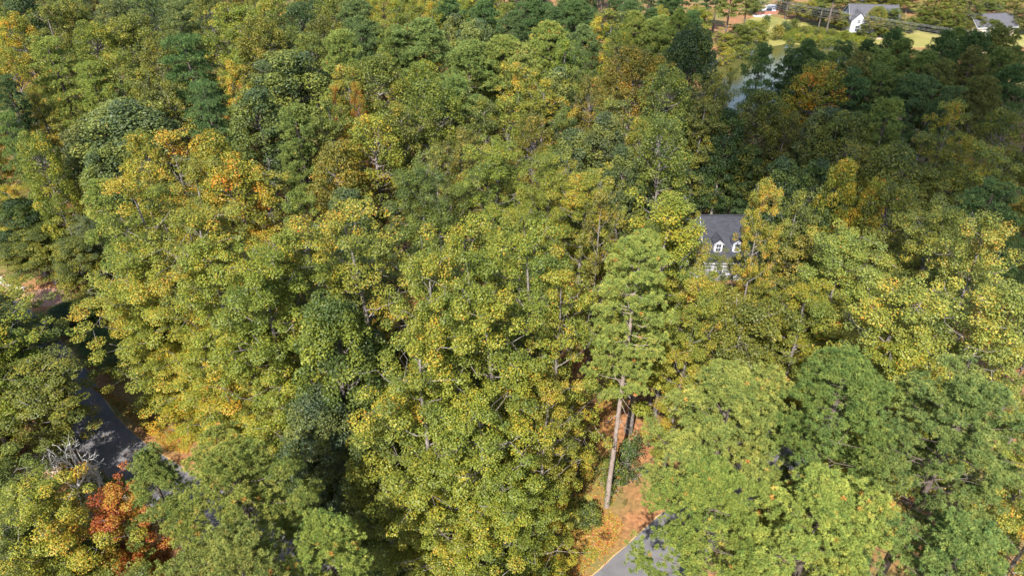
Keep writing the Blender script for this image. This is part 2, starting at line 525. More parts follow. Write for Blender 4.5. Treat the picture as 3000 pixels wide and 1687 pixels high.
PR['oaf'] = [billow(51, 24, 5.4, 0.25, 115, (0.75, 1.4), lpc=170, leaf=(0.26, 0.21), inner=20), billow(52, 25, 4.8, 0.25, 105, (0.7, 1.35), lpc=170, leaf=(0.26, 0.21), inner=20),
             billow(53, 24, 5.8, 0.30, 90, (0.8, 1.7), lpc=160, leaf=(0.26, 0.21), inner=24)]
PR['pif'] = [pine(61, 27, 5.4, 0.48, 270, (0.65, 1.0), tpc=20, blades=15, nlen=0.36, nwid=0.10, flat=0.62, hot=0.012, inner=0.1),
             pine(62, 27, 4.8, 0.46, 240, (0.65, 1.0), tpc=20, blades=15, nlen=0.36, nwid=0.10, flat=0.62, hot=0.012, inner=0.1),
             pine(63, 28, 4.2, 0.42, 220, (0.6, 0.95), tpc=20, blades=15, nlen=0.36, nwid=0.10, flat=0.5, hot=0.02, profile='oval')]
PR['lay'] = [pine(64, 28, 4.6, 0.30, 150, (0.9, 1.4), tpc=16, blades=14, nlen=0.36, nwid=0.10, flat=0.32, hot=0.015, profile='oval', layered=True)]
PR['ced'] = [pine(71, 22, 4.6, 0.06, 230, (0.8, 1.3), tpc=16, blades=12, nlen=0.36, nwid=0.10, flat=0.25, hot=0.0, profile='cone', layered=True),
             pine(72, 24, 4.0, 0.10, 300, (0.65, 1.05), tpc=17, blades=13, nlen=0.36, nwid=0.10, flat=0.5, hot=0.0, profile='oval')]
PR['shrub'] = [billow(81, 3.6, 2.2, 0.12, 34, (0.45, 0.8), lpc=170, leaf=(0.20, 0.15), inner=10, trunk_r=0.06),
               broadleaf(82, 5.5, 2.2, 0.12, 14, 6, (0.4, 0.7), lpc=110, leaf=(0.20, 0.15), trunk_r=0.06)]
PR['dead'] = [dead_tree(91)]
print('unique tris', sum(sum(len(p.vertices) - 2 for p in me.polygons) for me in bpy.data.meshes))

# colour word -> (tint, season)
TINT = {
 'yellow-green': ((1.04, 1.02, 0.95), 0.50), 'pale yellow-green': ((1.22, 1.18, 1.5), 0.50), 'orange-flecked': ((1.02, 0.98, 0.95), 0.57), 'green': ((1.05, 1.0, 0.98), 0.32),
 'blue-green': ((1.15, 1.05, 1.5), 0.29), 'olive': ((1.0, 0.90, 0.95), 0.40), 'golden': ((1.05, 0.99, 0.9), 0.60),
 'rust-red': ((0.82, 0.78, 0.85), 0.85), 'brownish': ((0.95, 0.78, 0.95), 0.52), 'dark green': ((0.85, 0.92, 1.1), 0.18),
 'light green': ((1.1, 1.15, 1.0), 0.42), 'grey-green': ((1.15, 1.05, 1.6), 0.32),
}
PTINT = {   # pines
 'yellow-green': ((1.2, 1.12, 0.92), 0.62), 'green': ((1.08, 1.08, 1.0), 0.48), 'light green': ((1.16, 1.12, 0.95), 0.59), 'dark green': ((0.9, 0.95, 1.05), 0.30),
 'blue-green': ((0.95, 1.0, 1.25), 0.34), 'brownish': ((1.05, 0.85, 0.85), 0.5), 'grey-green': ((1.1, 1.02, 1.25), 0.44), 'olive': ((1.05, 0.95, 0.85), 0.5),
 'golden': ((1.1, 1.0, 0.8), 0.7),
}
PINEY = {'pin', 'lone', 'pif', 'lay', 'ced'}
NAMES = {'pop': 'broadleaf_tree', 'map': 'broadleaf_tree', 'oak': 'oak_tree', 'oaf': 'oak_tree', 'pin': 'pine_tree', 'lone': 'pine_tree',
         'pif': 'pine_tree', 'lay': 'pine_tree', 'ced': 'cedar_tree', 'shrub': 'shrub', 'dead': 'dead_tree'}
KPHRASE = {'pop': 'broadleaf tree', 'map': 'fine-leaved tree', 'oak': 'billowing oak', 'oaf': 'rounded oak', 'pin': 'long-needled pine', 'lone': 'pine', 'pif': 'domed pine',
           'lay': 'layered pine', 'ced': 'cedar', 'shrub': 'shrub', 'dead': 'dead tree'}
GROUPS = {'broadleaf_tree': 'broadleaf trees of the wood', 'oak_tree': 'oaks of the wood', 'pine_tree': 'pines of the wood', 'cedar_tree': 'cedars of the wood', 'shrub': 'shrubs on banks and verges', 'dead_tree': 'dead trees by the street'}
DEF_H = {'pop': 30, 'map': 25, 'oak': 25, 'oaf': 24, 'pin': 30, 'lone': 33, 'pif': 26, 'lay': 28, 'ced': 23, 'shrub': 3.5, 'dead': 8}

NOLABEL = []
TREES = []         # (x, y, r, h, kind, colour)
RNG = random.Random(5)
def zone(x, y):
    if x > 40 and 66 < y < 172: return 'in shaded wood'
    if x > 45 and y >= 172: return 'beyond the pond'
    if x < -34 and y < 74: return 'by the street'
    if x < -34 and y < 118: return 'near white-gabled house'
    if y < 66: return 'in near grove'
    if y < 104: return 'beside dark-roofed house'
    if y < 140: return 'behind dark-roofed house'
    return 'in far wood'
def road_side(x, y):
    """distance to the street's centre line; negative on its near (south) side"""
    best = None
    for i in range(len(rc) - 1):
        a, b = rc[i], rc[i + 1]; d = b - a
        t = max(0, min(1, ((x - a.x) * d.x + (y - a.y) * d.y) / d.length_squared))
        q = a + d * t; dd = math.hypot(x - q.x, y - q.y)
        if best is None or dd < best[0]: best = (dd, math.copysign(dd, d.x * (y - q.y) - d.y * (x - q.x)))
    return best[1]
FOOT = [(21, 45, 85.5, 101.5), (-110, -92, 129, 147), (106, 125, 222, 238), (143, 159, 222, 234)]
def blocked(x, y): return any(a < x < b and c < y < d for a, b, c, d in FOOT)
def plant(x, y, r, h, kind, colour, label=None, cat=None, rz=None, proto=None, group=None, z=0.0):
    ps = PR[kind]
    if proto is None:
        asp = r / h
        sc = sorted(range(4 if kind == 'pop' else len(ps)), key=lambda i: abs(math.log(asp / (ps[i].R / ps[i].H))) + RNG.random() * 0.35)
        proto = sc[0]
    p = ps[proto]
    e = empty(NAMES[kind], (x, y, z), RNG.uniform(0, 6.28) if rz is None else rz)
    e.scale = (r / p.R, r / p.R, h / p.H)
    (link('trunk', p.trunk, e))
    if p.crown is not None:
        c = link('crown', p.crown, e)
        tint, a = (PTINT if kind in PINEY else TINT)[colour]
        j = lambda s: RNG.uniform(1 - s, 1 + s)
        b = j(0.10)
        c.color = (tint[0] * b * j(0.05), tint[1] * b * j(0.04), tint[2] * b * j(0.08), a + RNG.uniform(-0.05, 0.05))
    if label is None: NOLABEL.append((e, len(TREES)))
    group = GROUPS[NAMES[kind]]
    if cat is None:
        cat = 'pine' if kind in ('pin', 'lone', 'pif', 'lay') else ('shrub' if kind == 'shrub' else 'tree')
    tag(e, label, cat, group)
    TREES.append((x, y, r, h, kind, colour))
    return e
def T(kind, u, v, w, colour, h=None, label=None, **kw):
    """plant a tree whose crown top stands at photo pixel (u, v); w = crown width in photo pixels"""
    h = h or DEF_H[kind] * RNG.uniform(0.95, 1.05)
    # the far side of a wide crown shows above its tip when seen from above
    p = at(u, v, h * 0.97); dp = proj(p)[2]
    dl = math.atan2(CAM_H - h, math.hypot(p.x, p.y)); a_, r_ = min(6.0, 0.25 * h), w * 0.5 * dp / FPX * 1.1
    if kind != 'lone': v += (math.hypot(a_ * math.cos(dl), r_ * math.sin(dl)) - a_ * math.cos(dl)) * FPX / dp
    p = at(u, v, h * 0.97)
    # a tree that would root in the street stands beyond it and is lower instead
    while kw.get('off_road', True) and abs(road_side(p.x, p.y)) < (8.8 if u < 900 and v < 1280 else 4.4) and h > 3:
        h *= 0.97; p = at(u, v, h * 0.97)
    while blocked(p.x, p.y) and h > 4:
        h *= 0.97; p = at(u, v, h * 0.97)
    kw.pop('off_road', None)
    dep = proj(p)[2]
    r = w * 0.5 * dep / FPX * (1.2 if kind in PINEY or kind in ('oak', 'oaf') else 1.22 if kind == 'map' else 1.1)
    return plant(p.x, p.y, r, h, kind, colour, label, **kw)

# ------------------------------------------------------------------ setting: ground, street, lawn, pond
def catmull(pts, n=6, closed=True):
    P = [Vector(p) for p in pts]; out = []
    m = len(P)
    for i in range(m if closed else m - 1):
        a, b, c, d = (P[(i + k - 1) % m] if closed else P[min(max(i + k - 1, 0), m - 1)] for k in range(4))
        for j in range(n):
            t = j / n
            out.append(0.5 * ((2 * b) + (c - a) * t + (2 * a - 5 * b + 4 * c - d) * t * t + (3 * b - a - 3 * c + d) * t ** 3))
    if not closed: out.append(P[-1])
    return out
def sheet(name, px, z, mat, jit=0.0, kind='structure', n=6, world=False, smooth=True):
    rng = random.Random(len(name) * 7 + 1)
    pts = [Vector(p) if world else at(*p) for p in px]
    pts = catmull([(p.x, p.y, 0) for p in pts], n) if smooth else [Vector((p.x, p.y, 0)) for p in pts]
    mb = MB()
    mb.poly([(p.x + rng.uniform(-jit, jit), p.y + rng.uniform(-jit, jit), z) for p in pts])
    o = mb.build(name, mat)
    me = o.data
    if me.polygons[0].normal.z < 0: me.flip_normals()
    return tag(o, kind=kind)

M['floor'] = surf_mat('forest_floor', [(0.28, (0.06, 0.032, 0.018)), (0.44, (0.185, 0.085, 0.038)), (0.58, (0.29, 0.135, 0.056)), (0.75, (0.38, 0.22, 0.11))], 1.9, 0.95, 10, bump=0.4, bscale=14,
                      second=(0.11, (0.13, 0.115, 0.035)))
M['asphalt'] = surf_mat('asphalt', [(0.3, (0.090, 0.086, 0.092)), (0.5, (0.118, 0.113, 0.120)), (0.7, (0.146, 0.139, 0.146))], 0.5, 0.9, 8, bump=0.15, bscale=60)
M['edge'] = surf_mat('verge_grit', [(0.3, (0.26, 0.17, 0.08)), (0.7, (0.42, 0.29, 0.13))], 4.0, 0.95)
M['lawn'] = surf_mat('dry_lawn', [(0.3, (0.25, 0.16, 0.07)), (0.7, (0.36, 0.25, 0.115))], 0.9, 0.95, 8, bump=0.2, bscale=12)
M['grass'] = surf_mat('green_lawn', [(0.3, (0.13, 0.14, 0.03)), (0.7, (0.27, 0.25, 0.05))], 0.25, 0.95, 8, bump=0.2, bscale=9)
M['meadow'] = surf_mat('meadow_grass', [(0.3, (0.12, 0.125, 0.028)), (0.55, (0.21, 0.19, 0.055)), (0.75, (0.29, 0.24, 0.10))], 0.12, 0.95, 8, bump=0.2, bscale=6)
M['dirt'] = surf_mat('sandy_dirt', [(0.3, (0.30, 0.20, 0.13)), (0.7, (0.52, 0.40, 0.30))], 0.9, 0.95, 8)
M['mulch'] = surf_mat('mulch', [(0.3, (0.22, 0.11, 0.075)), (0.7, (0.44, 0.27, 0.20))], 2.2, 0.95, 8)
M['concrete'] = surf_mat('concrete', [(0.3, (0.34, 0.31, 0.31)), (0.7, (0.47, 0.44, 0.44))], 0.9, 0.9)
M['stone'] = surf_mat('pale_stone', [(0.3, (0.28, 0.24, 0.20)), (0.7, (0.42, 0.37, 0.32))], 2.0, 0.9, bump=0.3)
M['brick'] = surf_mat('brick_wall', [(0.3, (0.22, 0.09, 0.065)), (0.7, (0.34, 0.16, 0.12))], 3.0, 0.9)

gmb = MB(); gmb.poly([(-1500, -1500, 0), (1500, -1500, 0), (1500, 1500, 0), (-1500, 1500, 0)])
tag(gmb.build('ground', M['floor']), kind='structure')

ROAD = [(-112, 104), (-90, 89), (-74, 79.5), (-63, 70.5), (-57.0, 65.0), (-49.5, 57.0), (-41.4, 50.8), (-27, 42.6), (-15, 36), (-6, 32), (1.5, 31.6), (8.6, 35.2), (12.6, 38.6), (20, 45), (30, 51), (44, 56)]
rc = catmull([(x, y, 0) for x, y in ROAD], 8, closed=False)
def strip(name, w, z, mat, wob=0.0):
    rng = random.Random(4)
    mb = MB(); L, R_ = [], []
    for i, p in enumerate(rc):
        a, b = rc[max(i - 1, 0)], rc[min(i + 1, len(rc) - 1)]
        t = (b - a).normalized(); nrm = Vector((-t.y, t.x, 0))
        L.append(p + nrm * (w / 2 + rng.uniform(-wob, wob))); R_.append(p - nrm * (w / 2 + rng.uniform(-wob, wob)))
    for i in range(len(rc) - 1):
        mb.poly([(q.x, q.y, z) for q in (R_[i], R_[i + 1], L[i + 1], L[i])])
    return tag(mb.build(name, mat), kind='structure')
strip('road_verge', 6.12, 0.008, M['edge'], 0.08)
strip('road', 5.9, 0.016, M['asphalt'], 0.02)

sheet('lawn', [(-160, 800), (0, 808), (10, 828), (68, 846), (77, 869), (92, 896), (89, 912), (60, 916), (0, 912), (-160, 900)], 0.006, M['lawn'], 0.1)
sheet('grass_strip', [(10, 913), (60, 912), (130, 918), (128, 932), (40, 928)], 0.010, M['grass'], 0.15)
sheet('mulch_bed', [(75, 866), (110, 850), (190, 840), (215, 865), (180, 890), (95, 897)], 0.008, M['mulch'], 0.15)
sheet('driveway', [(60, 990), (85, 955), (130, 935), (150, 955), (110, 985)], 0.012, M['concrete'], 0.05)
sheet('parking_pad', [(95, 715), (120, 688), (185, 672), (205, 690), (170, 705), (120, 725)], 0.012, M['concrete'], 0.1)
sheet('dirt_path', [(60, 1340), (100, 1315), (150, 1320), (185, 1365), (160, 1400), (95, 1395)], 0.008, M['dirt'], 0.2)
sheet('grass_patch', [(1590, 1545), (1640, 1480), (1700, 1440), (1735, 1470), (1700, 1540), (1660, 1580), (1610, 1590)], 0.005, M['grass'], 0.3)

# pond and its far bank
sheet('meadow', [(2150, 165), (2175, 120), (2190, 90), (2190, 60), (2240, 48), (2330, 60), (2440, 70), (2520, 60), (2680, 70), (2850, 60), (3080, 70), (3080, 130), (2720, 140), (2640, 140), (2500, 160), (2380, 170), (2250, 190)], 0.006, M['meadow'], 0.4)
sheet('sand_patch', [(2555, 108), (2600, 103), (2625, 108), (2590, 116), (2560, 115)], 0.012, M['dirt'], 0.3)
sheet('hill_driveway', [(2205, 48), (2225, 30), (2245, 16), (2275, 14), (2268, 38), (2240, 50)], 0.012, M['concrete'], 0.2)
m, nt, out = new_mat('pond_water')
p = nt.nodes.new('ShaderNodeBsdfPrincipled')
p.inputs['Base Color'].default_value = (0.080, 0.078, 0.024, 1)
p.inputs['Roughness'].default_value = 0.07
p.inputs['Specular IOR Level'].default_value = 0.6
tc = nt.nodes.new('ShaderNodeTexCoord')
mp = nt.nodes.new('ShaderNodeMapping'); mp.inputs['Scale'].default_value = (1.0, 2.2, 1.0)
nt.links.new(tc.outputs['Object'], mp.inputs[0])
nn = noise(nt, 1.4, 3, 0.5, mp.outputs[0])
b = nt.nodes.new('ShaderNodeBump'); b.inputs['Strength'].default_value = 0.05; b.inputs['Distance'].default_value = 0.3
nt.links.new(nn.outputs[0], b.inputs['Height']); nt.links.new(b.outputs[0], p.inputs['Normal'])
nt.links.new(p.outputs[0], out.inputs[0])
M['water'] = m
sheet('pond', [(2060, 200), (2120, 165), (2160, 150), (2215, 146), (2262, 137), (2300, 131), (2345, 132), (2400, 138), (2460, 132), (2520, 136), (2560, 150), (2530, 185), (2440, 225), (2330, 275), (2200, 330), (2100, 330), (2060, 270)], 0.030, M['water'], 0.15)

# ------------------------------------------------------------------ houses
M['shingle'] = None
m, nt, out = new_mat('roof_shingle')
tc = nt.nodes.new('ShaderNodeTexCoord')
bt = nt.nodes.new('ShaderNodeTexBrick')
bt.inputs['Scale'].default_value = 1.0
bt.inputs['Brick Width'].default_value = 0.5; bt.inputs['Row Height'].default_value = 0.16; bt.inputs['Mortar Size'].default_value = 0.014
bt.inputs['Color1'].default_value = (0.020, 0.022, 0.030, 1); bt.inputs['Color2'].default_value = (0.036, 0.039, 0.052, 1); bt.inputs['Mortar'].default_value = (0.025, 0.027, 0.035, 1)
nt.links.new(tc.outputs['Object'], bt.inputs['Vector'])
nz = noise(nt, 0.8, 4, 0.6, tc.outputs['Object'])
cc = mixc(nt, 0.5, bt.outputs[0], mixc(nt, 1.0, bt.outputs[0], ramp(nt, [(0.3, (0.6, 0.6, 0.6)), (0.7, (1.3, 1.3, 1.3))], nz.outputs[0]).outputs[0], 'MULTIPLY'))
p = nt.nodes.new('ShaderNodeBsdfPrincipled'); p.inputs['Roughness'].default_value = 0.9
nt.links.new(cc, p.inputs['Base Color']); nt.links.new(p.outputs[0], out.inputs[0])
M['shingle'] = m
M['shingle_pale'] = surf_mat('pale_shingle', [(0.3, (0.055, 0.055, 0.064)), (0.7, (0.085, 0.084, 0.094))], 1.5, 0.9)
M['trim'] = surf_mat('white_trim', [(0.3, (0.42, 0.43, 0.47)), (0.7, (0.50, 0.51, 0.55))], 1.0, 0.5)
M['siding'] = surf_mat('grey_siding', [(0.3, (0.30, 0.31, 0.35)), (0.7, (0.38, 0.39, 0.43))], 0.8, 0.7)
M['siding_white'] = surf_mat('white_siding', [(0.3, (0.40, 0.41, 0.44)), (0.7, (0.48, 0.49, 0.52))], 0.8, 0.7)
M['siding_beige'] = surf_mat('beige_siding', [(0.3, (0.50, 0.42, 0.33)), (0.7, (0.62, 0.53, 0.43))], 0.8, 0.7)
m, nt, out = new_mat('window_glass')
p = nt.nodes.new('ShaderNodeBsdfPrincipled'); p.inputs['Base Color'].default_value = (0.035, 0.045, 0.06, 1); p.inputs['Roughness'].default_value = 0.06
nz = noise(nt, 1.2); r_ = ramp(nt, [(0.3, (0.02, 0.026, 0.035)), (0.7, (0.07, 0.08, 0.10))], nz.outputs[0])
nt.links.new(r_.outputs[0], p.inputs['Base Color']); nt.links.new(p.outputs[0], out.inputs[0])
M['glass'] = m

def gable_block(parent, x0, x1, y0, y1, zb, ze, zr, wall, roof, over=0.35, trim=True, axis='x'):
    """a gabled block: walls, two roof slopes with thickness, barge boards, fascias. ridge along x"""
    ym = (y0 + y1) / 2
    mb = MB()
    n = [(x0, y0, zb), (x1, y0, zb), (x1, y1, zb), (x0, y1, zb), (x0, y0, ze), (x1, y0, ze), (x1, y1, ze), (x0, y1, ze), (x0, ym, zr - 0.05), (x1, ym, zr - 0.05)]
    mb.v = n
    mb.f = [(0, 1, 5, 4), (2, 3, 7, 6), (1, 2, 6, 9, 5), (3, 0, 4, 8, 7)]
    w = mb.build('wall', wall, parent)
    sl = (zr - ze) / (ym - y0)
    mr = MB()
    nf = Vector((0, -sl, 1)).normalized(); nb = Vector((0, sl, 1)).normalized()
    a0, a1 = x0 - over, x1 + over
    ye, ze2 = y0 - over, ze - over * sl
    mr.slab([(a0, ye, ze2), (a1, ye, ze2), (a1, ym, zr), (a0, ym, zr)], nf, 0.16)
    yb = y1 + over
    mr.slab([(a1, yb, ze2), (a0, yb, ze2), (a0, ym, zr), (a1, ym, zr)], nb, 0.16)
    mr.box(a0, a1, ym - 0.16, ym + 0.16, zr + 0.12, zr + 0.22)      # ridge cap
    r = mr.build('roof', roof, parent)
    if trim:
        mt = MB()
        mt.box(a0, a1, ye - 0.09, ye - 0.004, ze2 - 0.12, ze2 + 0.10)
        mt.build('gutter', M['trim'], parent)
        for xx in (a0 - 0.05, a1 + 0.006):
            mg = MB()
            for (ya, yb2) in ((ye, ym), (yb, ym)):
                s = 1 if yb2 > ya else -1
                q = [(xx, ya, ze2 - 0.16), (xx, ym, zr - 0.16), (xx, ym, zr + 0.05), (xx, ya, ze2 + 0.05)]
                mg.slab(q, (1, 0, 0), 0.044)
            mg.build('barge_board', M['trim'], parent)
    return w, r, sl
def window(parent, x, y, z, w, h, facing=(0, -1), rows=2, cols=2, deep=0.08):
    """sash window on a wall that faces -y (facing (0,-1)) or +x / -x: frame part, pane sub-parts"""
    fx, fy = facing
    tx, ty = -fy, fx                    # along the wall
    def pt(a, d, zz): return (x + tx * a + fx * d, y + ty * a + fy * d, zz)
    fr = MB()
    def bar(a0, a1, z0, z1, d0=-0.04, d1=deep):
        v = [pt(a, d, zz) for zz in (z0, z1) for d in (d0, d1) for a in (a0, a1)]
        n = len(fr.v); fr.v += v
        fr.f += [tuple(n + i for i in q) for q in ((0, 2, 3, 1), (4, 5, 7, 6), (0, 1, 5, 4), (2, 6, 7, 3), (0, 4, 6, 2), (1, 3, 7, 5))]
    t = 0.12
    bar(-w / 2 - t, -w / 2, z - t, z + h + t); bar(w / 2, w / 2 + t, z - t, z + h + t)
    bar(-w / 2, w / 2, z - t, z); bar(-w / 2, w / 2, z + h, z + h + t)
    for i in range(1, cols): bar(-w / 2 + w * i / cols - 0.025, -w / 2 + w * i / cols + 0.025, z, z + h, d1=deep - 0.02)
    for j in range(1, rows):
        tt = 0.04 if j * 2 == rows else 0.025
        for i in range(cols):
            bar(-w / 2 + w * i / cols + 0.026, -w / 2 + w * (i + 1) / cols - 0.026, z + h * j / rows - tt, z + h * j / rows + tt, d1=deep - 0.02)
    f = fr.build('window_frame', M['trim'], parent)
    for i in range(cols):
        for j in range(rows):
            mb = MB(); a0, a1 = -w / 2 + w * i / cols + 0.03, -w / 2 + w * (i + 1) / cols - 0.03
            z0, z1 = z + h * j / rows + 0.03, z + h * (j + 1) / rows - 0.03
            mb.poly([pt(a0, 0.02, z0), pt(a1, 0.02, z0), pt(a1, 0.02, z1), pt(a0, 0.02, z1)])
            mb.build('pane', M['glass'], f)
    return f

# dark-roofed house with two white dormers
h1 = empty('house', (29.3, 93.5, 0))
tag(h1, 'house with dark slate-grey roof and two small white dormers among the trees', 'house')
gable_block(h1, 0, 13, -5.8, 5.8, 0, 3.6, 8.0, M['siding'], M['shingle'])
gable_block(h1, -6.5, -0.42, -5.0, 5.0, 0, 3.5, 7.3, M['siding'], M['shingle'], over=0.3)
for xd in (1.75, 4.55, 9.2):
    sl = 4.4 / 5.8
    yf = -4.75; zf = 8.0 - 4.75 * sl - 0.02
    wd, hw = 0.62, 1.62
    mb = MB()
    zt = zf + hw; zp = zt + 0.52
    yb = lambda z: -(8.0 - z) / sl + 0.1
    mb.poly([(xd - wd, yf, zf - 0.2), (xd + wd, yf, zf - 0.2), (xd + wd, yf, zt), (xd, yf, zp), (xd - wd, yf, zt)])
    for s in (-1, 1):
        q = [(xd + s * wd, yf, zf - 0.2), (xd + s * wd, yf, zt), (xd + s * wd, yb(zt), zt)]
        mb.poly(q if s < 0 else q[::-1])
    d = mb.build('dormer', M['trim'], h1)
    rm = MB()
    ov = 0.14
    slp = 0.52 / wd
    for s in (-1, 1):
        e = (xd + s * (wd + ov), yf - 0.16, zt - ov * slp); pk = (xd, yf - 0.16, zp)
        ek = (xd + s * (wd + ov), yb(zt - ov * slp), zt - ov * slp); pkb = (xd, yb(zp), zp)
        q = [e, pk, pkb, ek] if s < 0 else [pk, e, ek, pkb]
        rm.slab(q, Vector((s * slp, 0, 1)).normalized(), 0.07)
    rm.build('dormer_roof', M['shingle'], d)
    bm_ = MB()
    for s in (-1, 1):
        bm_.slab([(xd + s * (wd + ov), yf - 0.17, zt - ov * slp - 0.10), (xd, yf - 0.17, zp - 0.10), (xd, yf - 0.17, zp + 0.05), (xd + s * (wd + ov), yf - 0.17, zt - ov * slp + 0.05)], (0, -1, 0), 0.05)
    bm_.build('barge_board', M['trim'], d)
    # window of the dormer: frame and panes are the dormer's sub-parts
    fmb = MB(); w2, z0, z1 = 0.36, zf + 0.22, zf + hw - 0.12
    yq = yf - 0.06
    for (a, bb, c, dd) in ((-w2 - .1, -w2, z0 - .1, z1 + .1), (w2, w2 + .1, z0 - .1, z1 + .1), (-w2, w2, z0 - .1, z0), (-w2, w2, z1, z1 + .1), (-w2, w2, (z0 + z1) / 2 - .035, (z0 + z1) / 2 + .035)):
        fmb.box(xd + a, xd + bb, yq - .03, yf + .01, c, dd)
    fmb.box(xd - .018, xd + .018, yq - .02, yf + .01, z0, (z0 + z1) / 2 - .036); fmb.box(xd - .018, xd + .018, yq - .02, yf + .01, (z0 + z1) / 2 + .036, z1)
    fmb.build('window_frame', M['trim'], d)
    for (a, bb) in ((-w2 + .01, -.02), (.02, w2 - .01)):
        for (c, dd) in ((z0 + .01, (z0 + z1) / 2 - .04), ((z0 + z1) / 2 + .04, z1 - .01)):
            pm = MB(); pm.poly([(xd + a, yf - .03, c), (xd + bb, yf - .03, c), (xd + bb, yf - .03, dd), (xd + a, yf - .03, dd)])
            pm.build('pane', M['glass'], d)
for xw in (2.2, 5.0, 9.5): window(h1, xw, -5.8, 1.1, 0.9, 1.5)
dm = MB(); dm.box(6.75, 7.75, -5.9, -5.78, 0.1, 2.2); dm.build('door', M['siding_white'], h1)
cm = MB(); cm.box(10.4, 11.5, 0.6, 1.7, 6.5, 9.3); cm.build('chimney', M['brick'], h1)

# house with white gable trim, mostly hidden by trees
h2 = empty('house', (-101.5, 137.5, 0), math.radians(-52))
tag(h2, 'house with white gable trim and slate roof, half hidden behind foliage', 'house')
gable_block(h2, -6, 6, -4.4, 4.4, 0, 3.6, 7.4, M['siding_beige'], M['shingle'], over=0.45)
gable_block(h2, 6.9, 11, -3.2, 3.2, 0, 2.6, 5.2, M['siding_beige'], M['shingle'], over=0.3)
window(h2, 6.0, -1.4, 1.1, 0.9, 1.4, (1, 0)); window(h2, 6.0, 1.4, 1.1, 0.9, 1.4, (1, 0))
window(h2, 3.0, -4.4, 1.1, 0.9, 1.4); window(h2, -2.0, -4.4, 1.1, 0.9, 1.4)

# white house beyond the pond
h3 = empty('house', (115, 231, 0), math.radians(-8))
tag(h3, 'white house with pale grey roof beyond the pond, behind power lines', 'house')
gable_block(h3, -7.5, 7.0, -4.5, 4.5, 0, 4.6, 7.6, M['siding_white'], M['shingle_pale'])
c = empty('x'); bpy.data.objects.remove(c)
def front_gable(parent, x0, x1, y0, y1, ze, zr):
    xm = (x0 + x1) / 2
    mb = MB(); mb.poly([(x0, y0, 0), (x1, y0, 0), (x1, y0, ze), (xm, y0, zr - .05), (x0, y0, ze)])
    mb.poly([(x0, y1, 0), (x0, y0, 0), (x0, y0, ze), (x0, y1, ze)]); mb.poly([(x1, y0, 0), (x1, y1, 0), (x1, y1, ze), (x1, y0, ze)])
    mb.build('wall', M['siding_white'], parent)
    rm = MB(); s_ = (zr - ze) / (xm - x0)
    for s in (-1, 1):
        e = (xm + s * (xm - x0 + .3), y0 - .3, ze - .3 * s_); k = (xm, y0 - .3, zr); k2 = (xm, y1, zr); e2 = (e[0], y1, e[2])
        q = [e, k, k2, e2] if s < 0 else [k, e, e2, k2]
        rm.slab(q, Vector((s * s_, 0, 1)).normalized(), 0.15)
    rm.build('roof', M['shingle_pale'], parent)
front_gable(h3, -7.6, -3.4, -6.6, -0.6, 4.4, 6.6)
front_gable(h3, 2.2, 6.4, -6.2, -0.4, 2.9, 5.0)
for xw in (-5.5,): window(h3, xw, -6.6, 1.0, 1.2, 1.7); window(h3, xw, -6.6, 3.5, 0.8, 0.9)
for xw in (-1.6, 0.6): window(h3, xw, -4.5, 1.0, 1.0, 1.6)
window(h3, 4.3, -6.2, 0.9, 1.6, 1.3)
h4 = empty('house', (151, 228, 0), math.radians(6))
tag(h4, 'low house with pinkish grey roof past the far bank', 'house')
gable_block(h4, -6.5, 6.5, -4.6, 4.6, 0, 2.9, 5.6, M['siding_beige'], M['shingle_pale'])
for xw in (-3, 0, 3): window(h4, xw, -4.6, 1.0, 1.0, 1.3)
h5 = empty('house', (132, 262, 0), math.radians(-8))
tag(h5, 'pale grey roofed house higher up behind the white house', 'house')
gable_block(h5, -6, 6, -4.2, 4.2, 0, 4.8, 8.0, M['siding_white'], M['shingle_pale'])
for xw in (-3.2, 3.2): window(h5, xw, -4.2, 2.2, 1.1, 1.5)

# ------------------------------------------------------------------ parked car and brick wall
M['paint'] = surf_mat('dark_blue_paint', [(0.3, (0.020, 0.026, 0.042)), (0.7, (0.028, 0.034, 0.052))], 0.5, 0.25, spec=0.6)
M['tyre'] = surf_mat('tyre_rubber', [(0.3, (0.015, 0.015, 0.015)), (0.7, (0.03, 0.03, 0.03))], 5, 0.9)
M['lamp'] = surf_mat('lamp_lens', [(0.3, (0.6, 0.6, 0.6)), (0.7, (0.75, 0.75, 0.75))], 5, 0.2)
M['rim'] = surf_mat('rim_metal', [(0.3, (0.35, 0.35, 0.36)), (0.7, (0.5, 0.5, 0.5))], 5, 0.35)
cpos = at(2252, 37, 0)
car = empty('parked_car', (cpos.x, cpos.y, 0.012), math.radians(72))
tag(car, 'dark blue parked car on the pale driveway above a brick wall', 'car')
prof = [(-2.25, .45), (-2.3, .75), (-2.2, 1.0), (-1.75, 1.08), (-1.15, 1.55), (0.75, 1.58), (1.35, 1.12), (2.15, .95), (2.3, .7), (2.25, .42)]
mb = MB()
def lateral(z): return 0.92 if z < 1.1 else 0.72
n = len(prof)
for s in (-1, 1): mb.v += [(x, s * lateral(z), z) for x, z in prof]
mb.f = [tuple(range(n))[::-1] if False else tuple(range(n)), tuple(range(2 * n - 1, n - 1, -1))] + [(i, n + i, n + (i + 1) % n, (i + 1) % n) for i in range(n)]
mb.build('body', M['paint'], car)
for nm, q in (('windscreen', [(1.33, .70, 1.17), (1.33, -.70, 1.17), (.80, -.62, 1.56), (.80, .62, 1.56)]), ('rear_window', [(-1.74, -.70, 1.13), (-1.74, .70, 1.13), (-1.19, .62, 1.55), (-1.19, -.62, 1.55)])):
    k = MB(); nv = Vector((1 if nm[0] == 'w' else -1, 0, .8)).normalized() * .02
    k.poly([Vector(p_) + nv for p_ in q]); k.build(nm, M['glass'], car)
